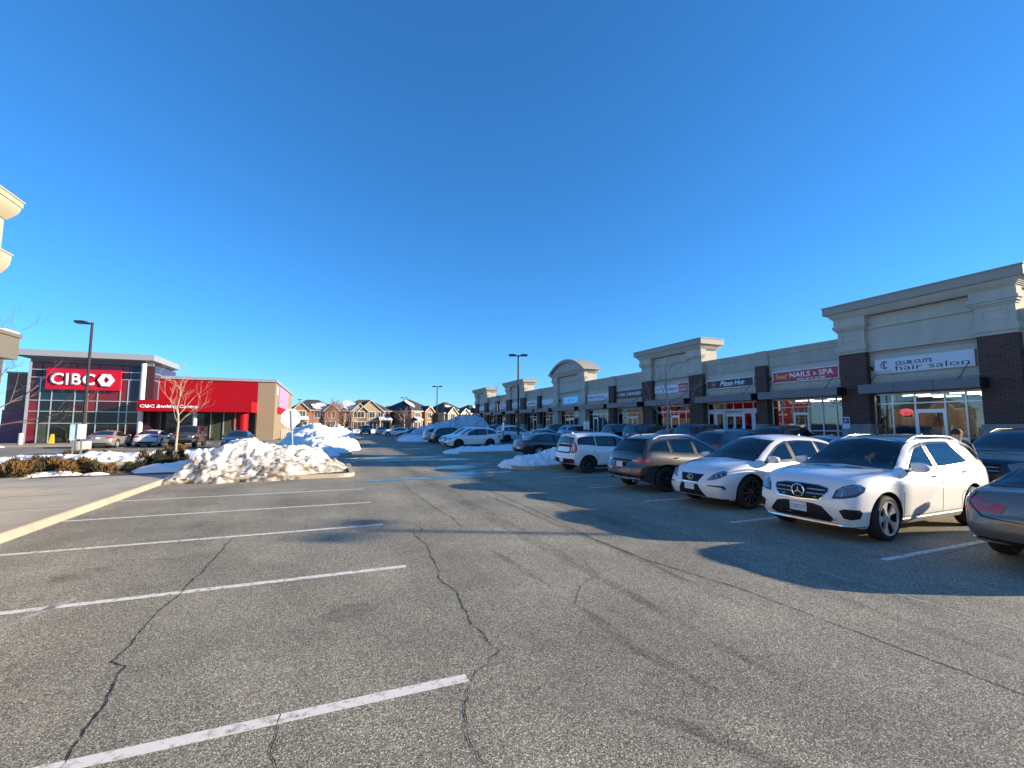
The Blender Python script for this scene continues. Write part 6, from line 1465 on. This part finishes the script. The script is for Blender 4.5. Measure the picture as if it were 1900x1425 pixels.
def house(label, x, y, rz, w_, d_, hw, brick, roofm, gabs, wins, peak=2.6, porch=None, snowp=(), door=None):
    t = thing('house', label, 'house', (x, y, 0), rz); hx = w_/2
    mb = MB(); mb.box(-hx, hx, 0, d_, 0, hw); mb.build('wall', brick, t)
    e = .45; mb = MB(); a = [(-hx-e, -e, hw), (hx+e, -e, hw), (hx+e, d_+e, hw), (-hx-e, d_+e, hw)]; ry0, ry1 = d_*.38, d_*.62; rx = max(.4, hx-d_*.40)
    r0 = (-rx, d_/2, hw+peak); r1 = (rx, d_/2, hw+peak); mb.poly([a[0], a[1], r1, r0]); mb.poly([a[1], a[2], r1]); mb.poly([a[2], a[3], r0, r1]); mb.poly([a[3], a[0], r0]); mb.poly(a)
    rf = mb.build('roof', roofm, t); mb = MB(); mb.box(-hx-e, hx+e, -e-.06, -e, hw-.16, hw+.02); mb.box(-hx-e-.06, -hx-e, -e, d_+e, hw-.16, hw+.02); mb.build('gutter', HTRIM, rf)
    for gx, gw, gh in gabs:                                                # forward gables
        mb = MB(); mb.box(gx-gw/2, gx+gw/2, -.7, -.01, 0, hw); mb.prism([(gx-gw/2, -.7, hw), (gx+gw/2, -.7, hw), (gx, -.7, hw+gh)], (0, .5, 0)); mb.build('gable_wall', brick, t)
        mb = MB()
        for s in (-1, 1):
            P = [(gx+s*(gw/2+.35), -1.0, hw-.22*gh), (gx, -1.0, hw+gh+.12), (gx, d_*.45, hw+gh+.12), (gx+s*(gw/2+.35), d_*.25, hw-.22*gh)]; mb.poly(P); mb.poly([(a_, b_, c_+.1) for a_, b_, c_ in P][::-1])
        g = mb.build('gable_roof', roofm, t, recalc=False); mb = MB()
        for s in (-1, 1): mb.prism([(gx+s*(gw/2+.35), -1.04, hw-.22*gh-.12), (gx, -1.04, hw+gh-.02), (gx, -1.04, hw+gh+.22), (gx+s*(gw/2+.35), -1.04, hw-.22*gh+.14)], (0, .035, 0))
        mb.build('bargeboard', HTRIM, g)
    for wx, wz, ww, wh, n, yy in wins:
        mb = MB(); mb.box(wx-ww/2-.12, wx+ww/2+.12, yy-.10, yy-.005, wz-.12, wz+wh+.14); o = mb.build('window', HTRIM, t); mb = MB()
        for i in range(n):
            a0 = wx-ww/2+ww*i/n+.05; a1 = wx-ww/2+ww*(i+1)/n-.05; mb.box(a0, a1, yy-.115, yy-.103, wz+.05, wz+wh-.05)
        mb.build('pane', HGL, o)
    if porch:
        px0, px1, pz = porch; mb = MB(); mb.prism([(px0-.3, -2.3, pz), (px0-.3, -2.3, pz+.2), (px0-.3, -.71, pz+.75), (px0-.3, -.71, pz)], (px1-px0+.6, 0, 0)); o = mb.build('porch_roof', roofm, t)
        mb = MB(); mb.prism([(px0-.2, -2.32, pz+.21), (px0-.2, -2.25, pz+.36), (px0-.2, -.9, pz+.84), (px0-.2, -.9, pz+.70)], (px1-px0+.4, 0, 0)); tag(mb.build('snow_cover', SNR, o))
        for q in (px0, px1): mb = MB(); mb.tube([(q, -2.1, 0), (q, -2.1, pz)], .16, 8); mb.build('porch_column', HTRIM, t)
        mb = MB(); mb.box(px0-.3, px1+.3, -2.36, -2.31, pz-.05, pz+.22); mb.build('porch_fascia', HTRIM, t)
    if door: mb = MB(); mb.box(door-.5, door+.5, -.06, -.005, .3, 2.5); mb.build('door', TRIM, t)
    for i, P in enumerate(snowp):                                          # patches of snow on the front slope: (x, up, rx, ru)
        mb = MB(); cx, u, rx_, ru = P; k = (hw, peak, d_)
        pts = [];
        for q in range(18):
            A = 2*math.pi*q/18; f = 1+.35*noise.noise(Vector((math.cos(A)*1.5, math.sin(A)*1.5, x+i))); uu = max(.02, u+ru*math.sin(A)*f); xx = cx+rx_*math.cos(A)*f; pts.append((xx, -.45+uu*(d_/2+.45), hw+peak*uu+.07))
        mb.prism(pts, (0, -.06, .12)); mb.build('snow_cover', SNR, rf)
    return t
house('red brick house with twin front gables behind the white snow bank', -3.0, 113, R(8), 10.5, 10, 5.2, BR_R, ROOF, [(-2.9, 3.4, 1.6), (3.6, 3.0, 1.3)], [(-2.9, 3.4, 1.9, 1.5, 3, -.7), (-2.9, .7, 2.6, 1.9, 3, -.7), (.6, 3.4, 1.3, 1.5, 2, 0), (3.6, 3.4, 1.6, 1.5, 2, -.7), (3.4, .5, 2.2, 2.1, 2, -.7)], 2.6, (-4.4, -1.6, 2.9), [(1.2, .30, 1.9, .28)])
house('tan brick house with one broad gable and white ground floor windows', 8.8, 114, R(6), 10.8, 10, 5.2, BR_B, ROOFB, [(-2.0, 3.6, 1.6), (.6, 6.2, 2.4)], [(-2.1, 3.5, 2.4, 1.4, 3, -.7), (.9, 3.5, 1.3, 1.4, 2, -.7), (2.9, 3.5, 1.2, 1.4, 2, -.7), (4.6, 3.5, .9, 1.4, 1, 0), (-2.0, .7, 2.6, 1.8, 3, -.72), (1.6, .6, 2.6, 1.9, 3, -.72), (4.3, .5, 2.0, 2.0, 2, 0), (-4.6, 3.6, 1.0, 1.2, 1, 0)], 2.9, (2.6, 5.2, 2.9), [(-4.2, .42, 1.5, .36)], door=-4.6)
house('dark and orange brick corner house with two snow patches on its roof', 22.3, 113, R(34), 8.6, 11.5, 5.2, BR_D, ROOF, [(1.2, 3.0, 1.2)], [(-2.2, 3.5, 1.9, 1.3, 3, 0), (1.2, 3.5, 1.2, 1.4, 2, -.7), (-2.4, .5, 2.4, 2.0, 2, 0), (1.4, .5, 2.0, 2.0, 2, -.7)], 3.2, (-4.2, -2.8, 2.9), [(-2.2, .55, .9, .26), (3.2, .28, 1.2, .12)])
house('pale stone house with hipped roofs left of the farthest parapet', 31.2, 114, R(26), 8.8, 10, 4.8, BR_W, ROOFB, [(-2.2, 3.0, 1.4), (2.2, 3.0, 1.2)], [(-2.2, 3.2, 1.5, 1.4, 2, -.7), (0.1, 3.2, 1.0, 1.4, 1, 0), (2.2, 3.2, 1.5, 1.4, 2, -.7)], 3.1, None, [(-1.2, .35, 1.2, .3), (2.8, .2, 2.0, .15)])
house('farthest visible pale house touching the end of the shop row', 39.6, 119, R(26), 8.2, 10, 4.9, BR_W, ROOF, [(-1.8, 3.0, 1.3)], [(-1.8, 3.2, 1.5, 1.4, 2, -.7), (1.8, 3.2, 1.4, 1.4, 2, 0)], 2.6, None, [(0.6, .4, 1.2, .4)])
house('low roofed house filling the gap behind the tan brick house', 17.2, 133, R(6), 8, 10, 5.0, BR_D, ROOFB, [], [(0, 3.3, 1.5, 1.4, 2, 0)], 2.4)
house('house peeping over the bank between sign and red gable', -13.5, 128, R(8), 9, 10, 5.0, BR_R, ROOF, [], [(2, 3.3, 1.5, 1.4, 2, 0)], 2.4)

# ------------------------------------------------------------ cars
PI = math.pi
NG = None
make_car(dict(type='suv', paint=P_WHITE, fine=True, rim='star', rails=CHROME, front=front_star, sillmat=mat('sill_silver', (.5, .5, .48), .35, metal=.5), handle=CHROME), 'big white SUV with a star grille, five spoke silver wheels and chrome roof rails', 'car', (10.30, 5.70, 0), PI+R(1.5), name='parked_suv')
make_car(dict(type='cuv', W=1.89, L=4.77, H=1.69, R=.375, paint=P_WHITE, fine=True, rim='multi', front=front_spindle), 'white crossover with dark multi spoke wheels between the big white SUV and the grey one', 'car', (10.55, 8.55, 0), PI, name='parked_crossover')
make_car(dict(type='cuv', L=4.6, W=1.88, paint=P_GREY, fine=True, rim='dark', rails=RIM_S, rear=rear_crossover, wb=2.71), 'grey crossover seen from behind with red swept tail lamps and rear skid plate', 'car', (10.45, 11.35, 0), 0, name='parked_crossover')
make_car(dict(type='box', paint=P_WHITE, fine=True, rim='dark', rear=rear_boxy), 'boxy white hatchback seen from behind with tall red tail lamps', 'car', (11.05, 16.5, 0), 0, name='parked_hatchback')
make_car(dict(type='sedan', L=4.87, paint=paint('paint_warm_grey', (.17, .158, .14), .45), fine=True, rear=rear_sport, H=1.46, rim='silver'), 'dark grey saloon cut off by the right edge with wide red tail lamp', 'car', (10.95, 2.85, 0), 0, name='parked_saloon')
make_car(dict(type='sedan', L=4.9, paint=P_BLACK, brightbar=True, rim='silver'), 'black saloon with chrome window line behind the ploughed snow ridge', 'car', (12.9, 24.9, 0), 0, name='parked_saloon')
G2 = 'cars in the second row of the lot'; G3 = 'cars parked along the shop fronts'
suvA = make_car(dict(type='suv', paint=P_BLACK, rails=P_BLACK), 'black SUV with broad windshield right behind the big white SUV', 'car', (17.0, 5.9, gz(17)), PI, G2, 'parked_suv')
cuvA = make_car(dict(type='cuv', paint=P_GREY, rails=P_GREY), 'dark grey crossover in the second row beyond the grey one with the skid plate', 'car', (16.9, 14.6, gz(16.9)), 0, G2, 'parked_crossover')
sedA = make_car(dict(type='sedan', L=4.7, paint=P_LSILV), 'silver sedan roof showing between the two near white cars', 'car', (16.9, 11.2, gz(16.9)), PI, G2, 'parked_saloon')
bx = make_car(dict(type='cuv', L=4.6, H=1.70, paint=P_WHITE, rim='dark'), 'white crossover with dark wheels facing left behind the low snow patch', 'car', (11.15, 36.0, 0), PI, None, 'parked_crossover')
KB = {'paint_black': P_BLACK}
def D(src, label, x, y, rz, col=None, g=None, key=None):
    rc = {key: col} if col else None
    return dup(src, (x, y, gz(x)), rz, label, g, rc, 'car')
D(bx, 'second white crossover nose to nose line just beyond the first white one', 11.4, 39.0, PI)
D(cuvA, 'black crossover seen from behind left of the two white crossovers', 11.9, 44.5, 0, P_BLACK, None, 'paint_grey')
D(cuvA, 'light silver crossover seen from behind beyond the black one', 11.6, 47.5, 0, P_LSILV, None, 'paint_grey')
D(bx, 'white crossover seen from behind beside the nearest twin headed lamp', 18.1, 43.2, 0)
D(suvA, 'black SUV roof behind the white crossover at the twin headed lamp', 18.2, 46.4, 0)
D(sedA, 'silver saloon in the second row beyond the black saloon', 18.0, 35.5, 0, P_SILVER, G2, 'paint_light_silver')
D(suvA, 'black SUV at the kerb under the clinic sign, right one of the dark pair', 22.9, 27.6, 0, None, G3)
D(suvA, 'black SUV at the kerb under the cannabis sign, left one of the dark pair', 22.9, 30.5, 0, None, G3)
D(suvA, 'navy SUV at the kerb left of the pizza shop window', 22.9, 22.2, 0, P_BLUE, G3, 'paint_black')
D(sedA, 'black saloon at the kerb behind the bare grey tree', 22.9, 24.9, 0, P_BLACK, G3, 'paint_light_silver')
D(sedA, 'dark maroon saloon at the kerb in front of the pizza shop door', 22.9, 19.4, 0, P_RED, G3, 'paint_light_silver')
D(cuvA, 'black crossover at the kerb in front of the nail salon', 22.9, 16.6, 0, P_BLACK, G3, 'paint_grey')
D(cuvA, 'silver van like crossover at the kerb before the pale blue script sign', 22.9, 38.2, 0, P_LSILV, G3, 'paint_grey')
D(suvA, 'dark SUV at the kerb beside the silver crossover', 22.9, 41, 0, None, G3)
rd = make_car(dict(type='sedan', L=4.5, H=1.38, paint=P_RED, rim='dark'), 'low maroon saloon standing alone beyond the lane junction', 'car', (10.9, 63.8, 0), PI, None, 'parked_saloon')
D(sedA, 'white saloon partly behind the maroon one', 10.3, 74.5, PI, P_WHITE, None, 'paint_light_silver')
D(sedA, 'dark saloon at the far end behind the maroon one', 13.0, 79, PI, P_BLUE, None, 'paint_light_silver')
D(sedA, 'pale blue grey car with a snowy hood at the far kerb', 9.3, 88, -PI/2, P_LSILV, None, 'paint_light_silver')
D(suvA, 'large dark SUV facing out below the tan brick house', 6.9, 94, -PI/2)
D(sedA, 'dark car at the far kerb left of the large dark SUV', 3.9, 101, -PI/2, P_BLACK, None, 'paint_light_silver')
D(suvA, 'dark car roofline behind the white far saloon', 12.6, 90, -PI/2, P_BLUE, None, 'paint_black')
D(sedA, 'silver saloon seen from behind in front of the bank glass', -16.7, 47.4, PI/2, P_SILVER, None, 'paint_light_silver')
D(sedA, 'white saloon seen from behind at the bank entrance column', -14.3, 49.3, PI/2, P_WHITE, None, 'paint_light_silver')
D(sedA, 'navy car facing us behind the dirty snow heap', -6.75, 42.6, -PI/2, P_BLUE, None, 'paint_light_silver')
make_car(dict(type='jeep', W=1.85, paint=P_DGREY, front=front_jeep, rim='dark', arch=False, doors=False), 'dark grey boxy off-roader with slotted grille under the bank canopy', 'car', (-11.0, 46.2, 0), -PI/2, None, 'parked_offroader')

# ------------------------------------------------------------ the man between the cars
SKIN = mat('skin', (0.42, 0.24, 0.17), 0.6); HAIR = mat('hair_dark', (0.02, 0.015, 0.012), 0.7, bump=.6, bs=60); COAT = mat('coat_black', (0.014, 0.014, 0.018), 0.8, bump=.3, bs=30); JEAN = mat('trousers_dark', (0.02, 0.025, 0.045), 0.85)
def skin_mesh(name, V, E, Rr, m, parent, sub=2):
    me = bpy.data.meshes.new(name); me.from_pydata(V, E, []); o = bpy.data.objects.new(name, me); COL.objects.link(o)
    s = o.modifiers.new('s', 'SKIN'); s.use_smooth_shade = True
    for v, r in zip(me.skin_vertices[0].data, Rr): v.radius = (r, r) if not hasattr(r, '__len__') else r
    me.skin_vertices[0].data[0].use_root = True
    b = o.modifiers.new('u', 'SUBSURF'); b.levels = sub; b.render_levels = sub
    nm = bpy.data.meshes.new_from_object(o.evaluated_get(bpy.context.evaluated_depsgraph_get())); o.modifiers.clear(); o.data = nm; bpy.data.meshes.remove(me); nm.materials.clear(); nm.materials.append(m)
    for p in nm.polygons: p.use_smooth = True
    o.parent = parent; return o
pr = thing('person', 'dark haired man in a black jacket standing behind the big white SUV', 'person', (13.75, 5.85, gz(13.75)), R(200))
V = [(0, 0, .95), (0, 0, 1.15), (0, 0, 1.34), (.0, 0, 1.47), (.02, 0, 1.56), (.02, 0, 1.66), (.02, 0, 1.77), (0, .20, 1.43), (.0, .25, 1.14), (.08, .25, .90), (.12, .25, .80), (0, -.20, 1.43), (0, -.25, 1.14), (.08, -.25, .90), (.12, -.25, .80), (0, .10, .88), (.02, .11, .48), (0, .12, .09), (.16, .13, .04), (0, -.10, .88), (.02, -.11, .48), (0, -.12, .09), (.16, -.13, .04)]
E_ = [(0, 1), (1, 2), (2, 3), (3, 4), (4, 5), (5, 6), (2, 7), (7, 8), (8, 9), (9, 10), (2, 11), (11, 12), (12, 13), (13, 14), (0, 15), (15, 16), (16, 17), (17, 18), (0, 19), (19, 20), (20, 21), (21, 22)]
Rr = [(.15, .12), (.15, .115), (.165, .12), (.07, .07), (.058, .058), (.088, .10), (.07, .085), .065, .05, .036, .035, .065, .05, .036, .035, .085, .06, .042, .035, .085, .06, .042, .035]
skin_mesh('body', V, E_, Rr, SKIN, pr)
Vj = [(0, 0, .88), (0, 0, 1.05), (0, 0, 1.20), (0, 0, 1.36), (0, 0, 1.49), (0, .205, 1.43), (.0, .255, 1.15), (.07, .255, .93), (0, -.205, 1.43), (0, -.255, 1.15), (.07, -.255, .93)]
skin_mesh('jacket', Vj, [(0, 1), (1, 2), (2, 3), (3, 4), (3, 5), (5, 6), (6, 7), (3, 8), (8, 9), (9, 10)], [(.185, .15), (.175, .145), (.18, .145), (.185, .145), .082, .088, .068, .058, .088, .068, .058], COAT, pr)
skin_mesh('trousers', [(0, 0, .92), (0, .10, .84), (.02, .115, .48), (0, .12, .12), (0, -.10, .84), (.02, -.115, .48), (0, -.12, .12)], [(0, 1), (1, 2), (2, 3), (0, 4), (4, 5), (5, 6)], [(.15, .13), .10, .075, .065, .10, .075, .065], JEAN, pr)
mb = MB(); mb.sphere((.0, 0, 1.735), .118, 1.0, .88, .98, 18); bmesh.ops.delete(mb.bm, geom=[v for v in mb.bm.verts if v.co.z < 1.70 and v.co.x > .035 or v.co.z < 1.63], context='VERTS'); mb.build('hair', HAIR, pr, smooth=True)
mb = MB(); mb.sphere((.118, 0, 1.675), .018, 1, .8, 1.5, 8); mb.build('nose', SKIN, pr, smooth=True)
for s in (1, -1):
    mb = MB(); mb.sphere((.103, s*.034, 1.70), .013, .6, 1.2, .7, 8); mb.build('eye', HAIR, pr, smooth=True)
    mb = MB(); mb.sphere((.012, s*.094, 1.68), .03, .7, .35, 1.1, 8); mb.build('ear', SKIN, pr, smooth=True)
    for f in range(4):
        mb = MB(); x0 = .10+.018*f; mb.tube([(x0, s*.25, .80), (x0+.008, s*.25, .755), (x0+.002, s*.24, .72-(.008 if f in (0, 3) else 0))], [.010, .009, .007], 6); mb.build('finger', SKIN, pr, smooth=True)
    mb = MB(); mb.tube([(.10, s*.235, .83), (.125, s*.215, .79), (.13, s*.21, .765)], [.012, .010, .008], 6); mb.build('thumb', SKIN, pr, smooth=True)
mb = MB(); mb.tube([(.108, -.025, 1.632), (.113, 0, 1.63), (.108, .025, 1.632)], .006, 5); mb.build('mouth', mat('lip', (.30, .12, .10), .6), pr)

# the far side of the lot behind the camera, seen only mirrored in the shop glass
for k, (x, y, sc_) in enumerate([(-50, 47, 1.3), (-54, 36, 1.0), (-56, 64, 1.5)]):
    conifer(['tall evergreen across the road, mirrored in the shop glass', 'shorter evergreen across the road, mirrored in the shop glass', 'tallest evergreen across the road, mirrored in the shop glass'][k], x, y, 6*sc_, 2.6*sc_, 50+k)
house('brick house across the road, mirrored in the shop glass', -60, 54, R(75), 12, 10, 5.2, BR_R, ROOF, [(-2.5, 4, 1.8)], [(-2.5, 3.4, 1.9, 1.5, 3, -.7), (3.0, 3.4, 1.5, 1.4, 2, 0)], 2.8)
house('tan house across the road, mirrored in the shop glass', -58, 38, R(80), 12, 10, 5.2, BR_B, ROOFB, [(2.5, 4, 1.8)], [(2.5, 3.4, 1.9, 1.5, 3, -.7), (-3.0, 3.4, 1.5, 1.4, 2, 0)], 2.8)
